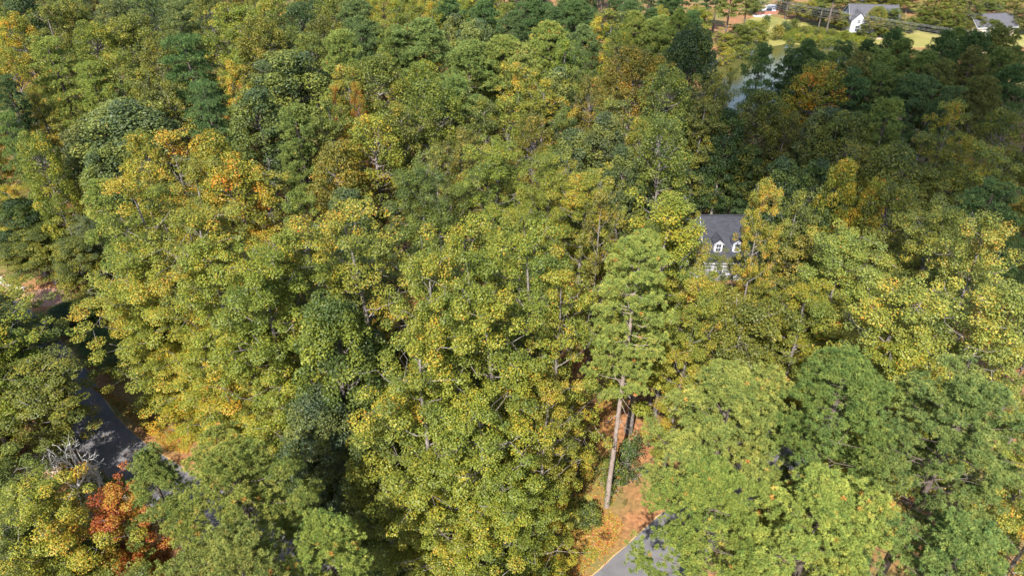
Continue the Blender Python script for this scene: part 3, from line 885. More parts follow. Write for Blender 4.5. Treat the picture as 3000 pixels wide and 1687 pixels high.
for s in (-1, 1):
    k = MB(); k.poly([(-1.3, s * .80, 1.17), (1.0, s * .80, 1.17), (.62, s * .745, 1.5), (-1.05, s * .745, 1.5)]); k.build('side_window', M['glass'], car)
    for x in (-1.42, 1.42):
        k = MB(); k.tube([(x, s * .70, .33), (x, s * .95, .33)], .33, 14); k.poly([(x + .33 * math.cos(a), s * .95, .33 + .33 * math.sin(a)) for a in np.arange(14) * 2 * math.pi / 14])
        w = k.build('wheel', M['tyre'], car)
        k = MB(); k.poly([(x + .2 * math.cos(a), s * .956, .33 + .2 * math.sin(a)) for a in np.arange(12) * 2 * math.pi / 12]); k.build('rim', M['rim'], w)
    k = MB(); k.box(2.2, 2.32, s * .78 - .14, s * .78 + .14, .66, .80); k.build('headlight', M['lamp'], car)
bw = at(2247, 43, 0)
mb = MB(); mb.box(-4.2, 3.6, -.15, .15, 0, .9); mb.box(-4.3, 3.7, -.2, .2, .902, 1.0)
o = mb.build('retaining_wall', M['brick']); o.location = (bw.x, bw.y, 0); tag(o, 'low brick retaining wall below the pale driveway with parked car', 'wall')

# ------------------------------------------------------------------ power line
M['pole'] = surf_mat('pole_wood', [(0.3, (0.16, 0.12, 0.09)), (0.7, (0.27, 0.22, 0.18))], 2.0, 0.9)
M['wire'] = surf_mat('wire_metal', [(0.3, (0.20, 0.20, 0.21)), (0.7, (0.26, 0.26, 0.27))], 1.0, 0.4)
M['ceramic'] = surf_mat('ceramic', [(0.3, (0.45, 0.45, 0.45)), (0.7, (0.6, 0.6, 0.6))], 1.0, 0.3)
pa, pb = Vector((66, 244.5, 0)), Vector((126, 187.4, 0))
dirw = (pb - pa).normalized(); across = Vector((-dirw.y, dirw.x, 0))
angw = math.atan2(across.y, across.x)
slots = [(-1.15, 10.05), (-0.4, 10.05), (0.4, 10.05), (1.15, 10.05), (-0.75, 9.05), (0.75, 9.05), (0.14, 8.2), (0.14, 7.6)]
for base, lab in ((pa, 'wooden utility pole behind the tall pines beside the driveway'), (pb, 'wooden utility pole standing among dark pines by the pond')):
    po = empty('utility_pole', base, angw); tag(po, lab, 'utility pole', 'poles carrying the power line')
    k = MB(); k.tube([(0, 0, 0), (0, 0, 5), (0, 0, 10.6)], [.17, .15, .11], 10); k.build('post', M['pole'], po)
    for z, wd in ((9.85, 1.3), (8.85, .95)):
        k = MB(); k.box(-wd, wd, .10, .22, z - .07, z + .07); k.build('crossarm', M['pole'], po)
    for (a, z) in slots:
        k = MB()
        if z > 8.5: k.tube([(a, .16, z - .13), (a, .16, z - .02)], [.05, .04], 8)
        else: k.tube([(.08, 0.0, z), (.14, 0.0, z)], [.05, .04], 8)
        k.build('insulator', M['ceramic'], po)
for i, (a, z) in enumerate(slots):
    off = across * a + dirw * (0.16 if z > 8.5 else 0)
    # the bracket offset follows the pole's own rotation
    q0, q1 = pa + off, pb + off
    pts = []
    for t in np.linspace(0, 1, 17):
        q = q0.lerp(q1, t); pts.append((q.x, q.y, z - (1.5 if z > 8.5 else 1.2) * 4 * t * (1 - t) * 0.5))
    k = MB(); k.tube(pts, 0.017, 5)
    lab = ('top row wire of the power line across the far bank' if z > 10 else 'middle row wire of the power line across the far bank' if z > 9 else 'lowest cable of the power line across the far bank')
    tag(k.build('power_line_wire', M['wire']), lab, 'wire', 'wires of the power line')

# pale stones edging the tan lawn
srng = random.Random(8)
sm = bpy.data.meshes.new('edging_stone')
import bmesh
bmx = bmesh.new(); bmesh.ops.create_icosphere(bmx, subdivisions=2, radius=1.0)
for v_ in bmx.verts: v_.co = Vector((v_.co.x * srng.uniform(.85, 1.1), v_.co.y * srng.uniform(.85, 1.1), max(v_.co.z, -.45) * srng.uniform(.85, 1.1)))
bmx.to_mesh(sm); bmx.free(); sm.materials.append(M['stone'])
a_, b_ = [(3, 815), (12, 830), (35, 838), (68, 847)], 16
ed = catmull([at(*q) for q in a_], 6, closed=False)
for i, q in enumerate(ed):
    o = link('edging_stone', sm); s = srng.uniform(.24, .42)
    o.scale = (s * srng.uniform(.9, 1.5), s, s * .7); o.rotation_euler = (0, 0, srng.uniform(0, 6.28)); o.location = (q.x + srng.uniform(-.1, .1), q.y + srng.uniform(-.1, .1), s * .2)
    tag(o, 'pale edging stone along the border of the tan lawn', 'stone', 'edging stones along the tan lawn')

# ------------------------------------------------------------------ the cloud whose shadow lies on the wood by the pond
def cloud(name, cx, cy_, rx, ry, height, thick, dens, seed, label):
    rng = np.random.default_rng(seed)
    k = height / sun_dir.z
    bm2 = bmesh.new(); bmesh.ops.create_icosphere(bm2, subdivisions=5, radius=1.0)
    ph = rng.uniform(0, 6.28, 8)
    for v_ in bm2.verts:
        p_ = v_.co.copy(); a = math.atan2(p_.y, p_.x)
        f = 1 + .10 * math.sin(3 * a + ph[0]) + .07 * math.sin(5 * a + ph[1] + 2 * p_.z) + .05 * math.sin(9 * a + ph[2]) * abs(p_.z) + .05 * math.sin(13 * p_.x + ph[3]) * math.sin(11 * p_.y + ph[4])
        v_.co = Vector((p_.x * rx * f, p_.y * ry * f, p_.z * thick * (f if p_.z > 0 else .5)))
    me = bpy.data.meshes.new(name); bm2.to_mesh(me); bm2.free()
    m, nt, out = new_mat('cloud_vapour')
    pv = nt.nodes.new('ShaderNodeVolumePrincipled')
    pv.inputs['Color'].default_value = (1, 1, 1, 1); pv.inputs['Density'].default_value = dens; pv.inputs['Anisotropy'].default_value = 0.3
    nt.links.new(pv.outputs[0], out.inputs['Volume'])
    me.materials.append(m)
    o = link(name, me); o.location = (cx + sun_dir.x * k, cy_ + sun_dir.y * k, height)
    return tag(o, label, 'cloud')
cloud('cloud', 112, 120, 88, 52, 650, 42, 0.050, 3, 'low white cumulus cloud high above, shading the wood by the pond')

# ------------------------------------------------------------------ trees picked from the photograph
# --- foreground
T('lone', 1872, 712, 250, 'light green', 33.0, 'tall lone pine on a bare leaning grey trunk beside the leafy verge', rz=0.7)
T('pin', 2150, 1065, 430, 'yellow-green', 30, 'broad bright pine whose crown meets the lone bare-trunked pine', proto=1, off_road=False)
T('pin', 2490, 1040, 390, 'green', 31, 'rusty-flecked green pine between two bright pines above the street', proto=0)
T('pin', 2860, 1110, 430, 'green', 30.5, 'deep green pine in front of the big pale poplar', proto=1)
T('pin', 2110, 1350, 370, 'yellow-green', 27, 'bright pine overhanging the corner of the street', proto=1)
T('pin', 2430, 1370, 470, 'yellow-green', 27.5, 'broad flat-topped bright pine beside the street corner pine', proto=1)
T('pin', 2860, 1530, 380, 'green', 27, 'green pine below the deep green pine, bough tips drooping', proto=0)
T('pin', 660, 1290, 400, 'yellow-green', 27, 'bright pine standing over the street past the dead tree', proto=1)
T('pin', 425, 1330, 200, 'light green', 23, 'small bushy green pine between the rust-red tree and bright pine', proto=2)
T('pin', 690, 1540, 360, 'yellow-green', 26, 'bright pine nearest the rust-red tree, open in the middle', proto=0)
T('pin', 940, 1500, 270, 'yellow-green', 24, 'small bright pine beside the dark glossy shrub tree', proto=2)
T('oak', 1110, 1530, 260, 'blue-green', 17, 'dark glossy green understorey tree beside the small bright pine')
T('pop', 110, 1425, 330, 'orange-flecked', 22, 'olive tree with bronze leaf tips beside the rust-red tree')
T('pop', 285, 1420, 210, 'rust-red', 20, 'rust-red tree beside the silvery dead tree', proto=2)
T('pop', 40, 1530, 300, 'olive', 20)
T('pop', 190, 1560, 220, 'orange-flecked', 18)
T('pop', 330, 1600, 170, 'rust-red', 15, 'small rust-red tree under the bright open pine', proto=2)
for (x, y, r, h, lab) in [(-44.2, 45.4, 3.9, 11.0, 'silvery leafless dead tree beside the street'), (-40.6, 45.2, 2.3, 8.0, 'smaller silvery dead tree leaning towards the street'), (-49.8, 47.2, 1.6, 5.5, 'low grey dead snag at the edge of the sandy dirt')]:
    plant(x, y, r, h, 'dead', 'green', lab)
# trees over the street on the left, crowns high on their trunks
for (x, y, r, h, c) in [(-46.8, 50.4, 4.0, 16, 'olive'), (-44.0, 38.0, 3.6, 15, 'green'), (-50.0, 41.0, 3.6, 15, 'yellow-green'), (-57.5, 45.0, 4.0, 16, 'green'), (-64.0, 49.5, 4.0, 16, 'yellow-green'), (-71.0, 55.0, 4.0, 16, 'green'),
                        (-50.8, 52.8, 4.6, 18, 'yellow-green'), (-54.5, 51.5, 4.2, 20, 'yellow-green'), (-55.0, 57.6, 5.2, 17, 'olive'),
                        (-60.0, 61.6, 5.2, 17, 'yellow-green'), (-60.5, 54.0, 4.0, 19, 'olive'), (-65.5, 66.6, 5.0, 15, 'yellow-green'), (-68.5, 60.0, 4.0, 17, 'yellow-green'), (-71.5, 72.8, 3.8, 12, 'green')]:
    plant(x, y, r, h, 'pop', c, proto=4)
for (x, y, r, h, c) in [(-53.0, 49.0, 2.2, 5, 'yellow-green'), (-50.6, 51.6, 1.9, 4, 'green'), (-56.0, 52.0, 2.2, 5, 'green'), (-47.5, 44.0, 1.6, 3, 'yellow-green'), (-52.0, 45.5, 2.0, 4, 'olive')]:
    plant(x, y, r, h, 'shrub', c)
T('oak', 215, 880, 170, 'dark green', 8, 'dark green tree in shade between tan lawn and street')
T('ced', 290, 960, 120, 'dark green', 9, 'feathery dark evergreen at the street edge', proto=1)
T('oak', 95, 655, 190, 'olive', 14, 'spreading olive oak whose shadow falls on the mulch bed')
T('oak', 205, 700, 150, 'olive', 13)
T('pop', 245, 640, 130, 'grey-green', 15)
T('pop', 130, 505, 160, 'yellow-green', 15)
T('oak', 40, 585, 160, 'dark green', 15)
T('pop', 12, 555, 110, 'golden', 15)
# the near grove
T('pop', 384, 505, 270, 'orange-flecked', 31)
T('pif', 285, 545, 130, 'light green', 27)
T('pop', 575, 640, 300, 'orange-flecked', 31, 'tall poplar heavily flecked with orange leaves in mid grove')
T('pop', 400, 735, 330, 'orange-flecked', 29)
T('pop', 745, 735, 300, 'yellow-green', 31)
T('pop', 640, 700, 220, 'yellow-green', 30)
T('pop', 1025, 605, 350, 'orange-flecked', 31)
T('pop', 890, 665, 240, 'yellow-green', 29)
T('pop', 1375, 655, 290, 'yellow-green', 33)
T('pop', 1560, 672, 300, 'yellow-green', 32)
T('pop', 1270, 775, 290, 'yellow-green', 32)
T('pop', 1640, 800, 250, 'orange-flecked', 30, 'orange-flecked poplar beside the lone bare-trunked pine', proto=3)
T('pop', 1480, 860, 300, 'yellow-green', 31)
T('pop', 1220, 1000, 360, 'yellow-green', 30)
T('pop', 1420, 1130, 330, 'yellow-green', 28)
T('pop', 1240, 1290, 330, 'yellow-green', 25)
T('pop', 1470, 1370, 330, 'yellow-green', 22)
T('pop', 1600, 1120, 210, 'orange-flecked', 24, 'thin orange-flecked poplar shading the leafy verge', proto=3)
T('pop', 1560, 1560, 250, 'orange-flecked', 14)
T('pop', 1300, 1530, 250, 'yellow-green', 17)
T('oak', 965, 880, 300, 'green', 27, 'dense mid green oak between the orange-flecked poplars')
T('oak', 930, 1150, 270, 'blue-green', 22, 'blue-green oak low in front of the mid green oak')
T('oak', 1090, 1230, 220, 'green', 21)
T('oak', 850, 1330, 220, 'dark green', 16)
T('oak', 905, 1280, 240, 'green', 17)
T('oak', 1000, 1400, 240, 'green', 15)
T('oak', 860, 1180, 160, 'green', 18)
T('pop', 645, 930, 310, 'golden', 22)
T('pop', 820, 1010, 220, 'orange-flecked', 27)
T('oak', 370, 950, 220, 'green', 13)
T('pop', 470, 880, 250, 'orange-flecked', 16)
T('pop', 500, 1075, 150, 'light green', 9, 'small bright green tree on the leaf litter beside the street')
T('pop', 580, 1090, 230, 'golden', 12)
T('pop', 730, 1160, 220, 'golden', 12)
# right: the big pale poplars
T('pop', 2760, 615, 300, 'pale yellow-green', 33, 'big pale yellow-green poplar with grey limbs showing', proto=1)
T('pop', 2500, 690, 300, 'pale yellow-green', 31)
T('pop', 2960, 665, 240, 'pale yellow-green', 32)
T('pop', 2640, 800, 300, 'pale yellow-green', 30)
T('pop', 2880, 830, 300, 'pale yellow-green', 30)
T('pop', 2380, 830, 200, 'yellow-green', 27)
T('pop', 2420, 960, 260, 'orange-flecked', 25)
T('pop', 2700, 1000, 260, 'yellow-green', 26)
T('pop', 1930, 606, 270, 'yellow-green', 30)
T('pop', 2050, 800, 180, 'orange-flecked', 27)
T('pop', 2005, 680, 170, 'yellow-green', 26)
T('pop', 1990, 628, 110, 'yellow-green', 27)
T('map', 2175, 880, 260, 'olive', 22, 'olive fine-leaved tree filling the gap between lone pine and pale poplar')
T('pop', 2270, 541, 120, 'orange-flecked', 31, 'slender poplar with pale trunk in front of the dark-roofed house', proto=2)
T('map', 2350, 575, 110, 'olive', 26)
T('map', 2360, 700, 150, 'brownish', 22)
T('pop', 2095, 748, 110, 'olive', 14)
T('pop', 2160, 752, 90, 'olive', 13)
T('pop', 2250, 800, 150, 'olive', 19)
# --- middle rows
T('pop', 1450, 412, 230, 'yellow-green', 28)
T('pop', 1240, 500, 250, 'green', 27)
T('pop', 1610, 470, 210, 'yellow-green', 27)
T('pop', 1700, 500, 200, 'yellow-green', 27)
T('map', 1765, 560, 110, 'brownish', 27, 'thin brownish tree with bare lower trunk beside the yellow-green grove', proto=3)
T('oaf', 1880, 552, 90, 'dark green', 15, 'dark rounded evergreen tree next to the dark-roofed house')
T('pop', 890, 560, 130, 'green', 27)
T('oaf', 1020, 560, 170, 'grey-green', 20, 'low grey-green feathery round tree in a gap of the grove')
T('map', 980, 425, 190, 'brownish', 24)
T('map', 495, 380, 160, 'golden', 26); T('map', 617, 405, 190, 'golden', 26); T('map', 402, 405, 120, 'golden', 25)
T('map', 665, 475, 200, 'golden', 26); T('map', 545, 485, 170, 'olive', 25); T('map', 780, 490, 170, 'golden', 25)
T('map', 1275, 450, 130, 'olive', 24)
T('map', 1090, 345, 190, 'yellow-green', 26); T('map', 1175, 320, 130, 'brownish', 26); T('map', 1262, 252, 200, 'green', 27)
T('map', 955, 295, 120, 'yellow-green', 25); T('pif', 868, 318, 130, 'green', 25); T('pif', 838, 440, 70, 'green', 18)
T('map', 1105, 172, 200, 'olive', 27); T('map', 1012, 205, 110, 'orange-flecked', 26); T('map', 1240, 195, 110, 'yellow-green', 25)
T('map', 1043, 258, 50, 'rust-red', 25, 'narrow rust-red tree among olive broadleaf trees')
T('map', 975, 262, 34, 'rust-red', 25, 'wisp of rust-red foliage beside the blue-green oak')
T('oaf', 839, 163, 270, 'blue-green', 26, 'huge blue-green oak of many clumps in mid wood'); T('oaf', 742, 273, 190, 'blue-green', 25)
T('oaf', 352, 298, 330, 'blue-green', 25, 'huge blue-green oak near the white-gabled house'); T('oaf', 240, 370, 190, 'blue-green', 22)
T('oaf', 290, 450, 170, 'blue-green', 21); T('map', 90, 400, 120, 'yellow-green', 24)
T('lay', 530, 105, 150, 'dark green', 31, 'tall dark pine with layered boughs beside the huge blue-green oak')
T('pif', 505, 22, 120, 'grey-green', 28); T('lay', 585, 240, 120, 'dark green', 27)
T('map', 670, 190, 90, 'golden', 26); T('map', 682, 28, 180, 'yellow-green', 27); T('map', 755, 62, 150, 'olive', 27)
T('map', 373, 60, 160, 'olive', 26); T('map', 262, 72, 130, 'yellow-green', 26); T('map', 450, 130, 110, 'olive', 25)
T('map', 116, 22, 110, 'olive', 26); T('map', 200, 5, 120, 'olive', 26); T('map', 330, 0, 120, 'grey-green', 26); T('map', 410, -5, 110, 'grey-green', 26)
T('map', 30, 48, 100, 'golden', 27); T('map', 18, 160, 90, 'orange-flecked', 27); T('oaf', 60, -5, 130, 'dark green', 25)
T('lay', 135, 112, 130, 'yellow-green', 28, 'bright lime pine behind the white-gabled house'); T('lay', 250, 185, 110, 'yellow-green', 26)
T('map', 105, 282, 100, 'golden', 22, 'golden tree hanging over the white-gabled house'); T('map', 330, 165, 130, 'yellow-green', 26)
T('map', 420, 215, 120, 'olive', 26); T('map', 330, 255, 90, 'yellow-green', 23); T('map', 480, 250, 100, 'olive', 25)
T('pif', 20, 235, 110, 'dark green', 26); T('lay', 12, 330, 90, 'green', 24)
T('pif', 1042, 10, 125, 'grey-green', 27); T('pif', 1048, 60, 105, 'grey-green', 26); T('pif', 990, 106, 140, 'light green', 27)
T('pif', 1230, 66, 190, 'green', 27); T('pif', 1160, 85, 120, 'green', 26); T('pif', 1372, 138, 190, 'green', 27, 'great domed green pine in the middle of the pine stand')
T('pif', 1330, 235, 150, 'green', 25); T('pif', 1475, 118, 150, 'light green', 27)
T('oaf', 1395, 66, 150, 'grey-green', 24); T('oaf', 1328, 52, 90, 'grey-green', 24)
T('map', 1265, 16, 55, 'golden', 26, 'small bright golden tree rising among the domed pines'); T('map', 1160, 10, 80, 'yellow-green', 25)
T('map', 870, 20, 130, 'dark green', 25); T('map', 940, 60, 130, 'olive', 25); T('map', 840, 90, 100, 'green', 23); T('map', 900, 110, 110, 'green', 24)
T('map', 790, -5, 110, 'yellow-green', 26); T('map', 600, -8, 110, 'olive', 26); T('map', 960, -5, 110, 'olive', 25)
T('pif', 1310, -2, 120, 'dark green', 26); T('pif', 1420, 5, 110, 'dark green', 27); T('map', 1410, 28, 70, 'olive', 24)
T('pif', 1500, 45, 110, 'dark green', 26); T('pif', 1560, -2, 115, 'dark green', 27); T('pif', 1690, 12, 115, 'dark green', 26); T('pif', 1620, 30, 90, 'dark green', 25)
T('pif', 1600, 76, 160, 'yellow-green', 27, 'lime-tinged domed pine, brightest of the pine stand'); T('pif', 1500, 135, 160, 'light green', 26)
T('pif', 1706, 86, 110, 'grey-green', 26); T('map', 1800, 30, 120, 'olive', 26); T('pif', 1855, 45, 105, 'light green', 26)
T('pif', 1989, 40, 90, 'light green', 26); T('pif', 1925, 62, 100, 'light green', 25); T('map', 1752, 60, 80, 'golden', 25)
T('map', 1819, 108, 110, 'yellow-green', 26); T('map', 1860, 150, 180, 'brownish', 27, 'big russet-brown fading tree with bare twigs inside', proto=2)
T('map', 1930, 175, 110, 'brownish', 26); T('map', 1660, 128, 115, 'light green', 27); T('map', 1700, 205, 90, 'green', 26)
T('map', 1530, 190, 130, 'golden', 26); T('map', 1590, 245, 110, 'golden', 25); T('oaf', 1640, 212, 140, 'grey-green', 25)
T('map', 1735, 240, 110, 'brownish', 25); T('map', 1800, 290, 120, 'olive', 25)
T('map', 1490, 290, 130, 'yellow-green', 25); T('map', 1420, 300, 120, 'olive', 25); T('map', 1560, 350, 120, 'brownish', 24)
T('oaf', 1778, 348, 150, 'grey-green', 24); T('oaf', 1680, 395, 140, 'grey-green', 23); T('oaf', 1830, 440, 120, 'grey-green', 22)
T('map', 1650, 330, 90, 'green', 24); T('map', 1350, 390, 120, 'brownish', 24)
T('oaf', 2035, 86, 180, 'dark green', 28, 'large dark green tree at the edge of the pond gap'); T('map', 2110, 225, 110, 'olive', 27); T('map', 2065, 300, 110, 'olive', 25)
T('map', 1963, 208, 150, 'green', 28, 'tall fresh-green tree above the dark-roofed house'); T('map', 1950, 360, 150, 'green', 26); T('oaf', 1990, 430, 140, 'dark green', 22)
T('map', 1880, 360, 90, 'yellow-green', 24); T('oaf', 2080, 420, 120, 'dark green', 21)
T('map', 2142, 205, 26, 'golden', 18, 'slim yellow tree on the near shore of the pond'); 
# --- shaded wood by the pond
T('ced', 2242, 130, 84, 'dark green', 28, 'tall conical dark evergreen in front of the pond', proto=1)
for (u, v, w, c) in [(2365, 118, 115, 'dark green'), (2320, 150, 110, 'dark green'), (2437, 152, 95, 'green'), (2515, 150, 95, 'brownish'), (2545, 118, 100, 'dark green'),
                     (2590, 145, 110, 'green'), (2655, 112, 125, 'green'), (2630, 82, 95, 'dark green'), (2715, 145, 140, 'green'), (2767, 172, 115, 'brownish'),
                     (2860, 90, 135, 'dark green'), (2850, 140, 120, 'brownish'), (2945, 75, 120, 'olive'), (2942, 140, 130, 'green'), (2880, 225, 135, 'brownish'),
                     (2592, 194, 125, 'green'), (2695, 220, 170, 'blue-green'), (2500, 205, 120, 'dark green'), (2770, 90, 110, 'dark green'), (2985, 190, 130, 'dark green'), (2620, 290, 140, 'green'), (2780, 255, 120, 'blue-green'), (2480, 120, 90, 'dark green')]:
    T('pif', u, v + 14, w, c)
for (u, v, w, c, h) in [(2407, 198, 165, 'golden', 26), (2242, 275, 170, 'olive', 25), (2310, 340, 120, 'olive', 24), (2490, 345, 190, 'olive', 25),
                        (2633, 440, 220, 'olive', 25), (2803, 315, 115, 'golden', 26), (2829, 410, 110, 'golden', 24), (2715, 388, 140, 'olive', 24), (2952, 335, 140, 'olive', 25),
                        (2942, 445, 170, 'yellow-green', 25), (2571, 546, 90, 'golden', 24), (2630, 560, 180, 'olive', 24), (2810, 500, 150, 'olive', 22), (2350, 420, 140, 'olive', 23), (2540, 440, 150, 'olive', 24), (2720, 500, 140, 'olive', 22)]:
    T('map', u, v, w, c, h)
T('oaf', 2427, 328, 160, 'blue-green', 25); T('oaf', 2303, 480, 150, 'dark green', 22); T('oaf', 2440, 575, 130, 'dark green', 22); T('oaf', 2400, 480, 130, 'dark green', 22); T('oaf', 2140, 330, 110, 'dark green', 22)
T('ced', 2205, 420, 180, 'blue-green', 16, 'drooping blue-green cedar behind the dark-roofed house', proto=0)
T('oaf', 2478, 488, 130, 'golden', 26, 'round golden-topped tree standing out in the shaded wood')
T('pif', 2910, 546, 220, 'dark green', 28, 'dark domed pine behind the big pale poplar')
# --- beyond the pond
def TB(kind, u, vt, vb, w, colour, label=None, **kw):
    """a tree whose foot stands at photo pixel row vb and whose top reaches row vt"""
    p = at(u, vb, 0); d = ray(u, vt)
    h = CAM_H + d[2] / d[1] * p.y
    return plant(p.x, p.y, w * 0.5 * proj((p.x, p.y, h))[2] / FPX, h, kind, colour, label, **kw)
for (k, u, vt, vb, w, c) in [('pif', 2118, -50, 148, 100, 'olive'), ('pif', 2050, -45, 125, 100, 'dark green'), ('pif', 2172, -25, 118, 84, 'olive'), ('pif', 1985, -60, 110, 95, 'dark green'), ('pif', 2085, -70, 100, 90, 'dark green'),
                             ('map', 2198, 62, 138, 70, 'yellow-green'), ('map', 2160, 72, 148, 75, 'green'), ('map', 2120, 100, 165, 60, 'orange-flecked'), ('map', 2215, -2, 42, 56, 'light green'), ('map', 2232, 96, 140, 36, 'yellow-green'),
                             ('map', 2330, 8, 60, 56, 'olive'), ('map', 2362, 4, 66, 56, 'golden'), ('map', 2392, 22, 75, 54, 'olive'), ('map', 2440, 30, 84, 56, 'golden'), ('map', 2466, 40, 92, 46, 'yellow-green'), ('map', 2502, 50, 84, 40, 'green'),
                             ('map', 2290, -20, 30, 60, 'green'), ('map', 2400, -40, 40, 80, 'green'), ('map', 2470, -40, 40, 80, 'olive'), ('map', 2540, -30, 38, 84, 'yellow-green'), ('map', 2590, -40, 30, 84, 'olive'), ('map', 2562, 30, 98, 44, 'olive'),
                             ('lay', 2715, -20, 84, 110, 'yellow-green'), ('lay', 2765, -15, 90, 80, 'yellow-green'), ('map', 2690, 30, 90, 60, 'green'), ('map', 2745, 30, 100, 70, 'green'), ('map', 2815, -20, 92, 90, 'green'), ('map', 2790, 40, 104, 60, 'olive'),
                             ('map', 2865, -10, 80, 80, 'green'), ('map', 2850, 46, 100, 60, 'olive'), ('lay', 2965, -20, 60, 110, 'yellow-green'), ('map', 2915, -45, 30, 90, 'olive'), ('map', 2990, 30, 100, 80, 'olive'), ('map', 2900, 58, 104, 50, 'green'),
                             ('map', 2652, -30, 40, 70, 'yellow-green'), ('map', 2660, 52, 98, 40, 'green')]:
    TB(k, u, vt, vb, w, c)
for (u, vt, vb, w, c) in [(2550, 20, 112, 70, 'yellow-green'), (2598, 26, 106, 70, 'green'), (2576, 60, 110, 50, 'olive'), (2610, 62, 112, 40, 'yellow-green'), (2628, 58, 110, 44, 'olive'), (2520, 72, 112, 30, 'green')]:
    TB('map', u, vt, vb, w, c)
TB('pif', 2420, -75, 102, 80, 'olive', 'tall bare-trunked pine by the far meadow beneath the wires', proto=1)
TB('pif', 2395, -60, 96, 56, 'green', 'thin pine beside the tall bare-trunked pine on the far meadow', proto=2)
TB('pif', 2300, -75, 58, 60, 'green', 'pale-trunked pine next to the driveway with the parked car', proto=1)
# small trees and shrubs on the far bank
for (u, v, w, c, h, lab) in [(2240, 58, 42, 'olive', 4.6, 'small round olive tree on the meadow above the pond'), (2283, 72, 46, 'brownish', 4.6, 'small round brownish tree casting a shadow on the meadow')]:
    T('shrub', u, v, w, c, h, lab, cat='tree')
for (u, v, w, c, h) in [(2318, 108, 34, 'green', 3), (2345, 95, 40, 'yellow-green', 3), (2375, 98, 44, 'yellow-green', 3), (2405, 100, 40, 'yellow-green', 2.6), (2440, 108, 40, 'green', 3.4), (2462, 112, 34, 'green', 3), (2418, 114, 36, 'green', 2.6),
                        (2500, 118, 34, 'green', 2.4), (2525, 116, 30, 'yellow-green', 2.2), (2242, 122, 24, 'green', 2.6), (2205, 128, 40, 'green', 3.5), (2175, 130, 50, 'green', 4), (2140, 140, 40, 'yellow-green', 4), (2305, 62, 40, 'dark green', 4), (2330, 55, 36, 'green', 4),
                        (2605, 92, 30, 'green', 2.5), (2560, 96, 28, 'green', 2.5), (2480, 88, 30, 'yellow-green', 3), (2400, 82, 36, 'olive', 3.5), (2360, 76, 36, 'olive', 3.5), (2440, 85, 30, 'olive', 3), (2248, 44, 26, 'dark green', 2.4), (2640, 96, 30, 'green', 3), (2120, 150, 36, 'golden', 4)]:
    T('shrub', u, v, w, c, h)
# shrubs on the near verge
for (u, v, w, c, h, lab) in [(1725, 1455, 95, 'green', 2.6, 'fresh green shrub at the foot of the lone pine'), (1665, 1350, 80, 'green', 3.5, None), (1610, 1420, 110, 'yellow-green', 4.5, None), (1800, 1330, 70, 'green', 6, 'leafy sapling behind the lone pine trunk'),
                             (1850, 1270, 110, 'dark green', 7, None), (1550, 1600, 100, 'yellow-green', 3, None), (1690, 1210, 70, 'orange-flecked', 6, None), 
                             (250, 1370, 120, 'green', 4, 'low green shrub under the silvery dead tree'), (330, 1390, 90, 'yellow-green', 3.5, None), (1150, 1620, 160, 'dark green', 6, None), (1000, 1330, 150, 'dark green', 7, None)]:
    T('shrub', u, v, w, c, h, lab)

# --- fill the remaining gaps of the wood with trees like their neighbours
KEEP = [(2030, 620, 2165, 762, 88), (2125, 140, 2270, 270, 165), (2190, 40, 2640, 150, 200), (40, 335, 118, 402, 130), (-20, 800, 190, 905, 90), (100, 1010, 500, 1330, 60), (1630, 1060, 1830, 1687, 60), (690, 1470, 830, 1580, 45),
        (60, 1300, 320, 1440, 52), (95, 670, 190, 715, 100), (1400, 1500, 1830, 1700, 44), (2510, 20, 2650, 110, 222), (0, 900, 150, 1000, 84)]
frng = random.Random(17)
def free(x, y, r, h):
    for (a, b, c, d, *_ ) in TREES:
        if (a - x) ** 2 + (b - y) ** 2 < ((1.0 if y > 70 else 0.9) * (c + r)) ** 2: return False
    if blocked(x, y): return False
    u0, v0, dp = proj((x, y, h)); u1, v1, _ = proj((x, y, h * 0.25))
    wpx = r * FPX / dp
    for (a, b, c, d, yy) in KEEP:
        if y < yy and u0 + wpx > a and u0 - wpx < c and v0 < d and v1 > b: return False
    for i in range(len(rc)):
        if (rc[i].x - x) ** 2 + (rc[i].y - y) ** 2 < 4.6 ** 2: return False
    return True
cand = []
for _ in range(9000):
    y = frng.uniform(24, 330)
    hw = 0.78 * (y * CP + 35 * SP) + 8
    cand.append((frng.uniform(-hw, hw), y))
NFILL = 0
for (x, y) in cand:
    if NFILL >= 250: break
    if x > 48 and 158 < y < 262: continue
    near = sorted(TREES, key=lambda t: (t[0] - x) ** 2 + (t[1] - y) ** 2)
    near = [t for t in near[:8] if t[4] in ('pop', 'map', 'oak', 'oaf', 'pif', 'pin', 'lay')][:3]
    if not near: continue
    t = frng.choice(near)
    kind, colr = t[4], t[5]
    if colr in ('rust-red',): colr = 'olive'
    if y > 85 and kind in ('pop', 'oak', 'pin'): kind = {'pop': 'map', 'oak': 'oaf', 'pin': 'pif'}[kind]
    r = frng.uniform(3.4, 4.8); h = DEF_H[kind] * frng.uniform(0.62, 0.82)
    if y < 66: h *= 0.85
    u0, v0, dp = proj((x, y, h)); 
    if u0 < -170 or u0 > 3170 or v0 > 1750 or v0 < -130: continue
    if free(x, y, r, h):
        plant(x, y, r, h, kind, colr); NFILL += 1
print('trees', len(TREES), 'fill', NFILL)

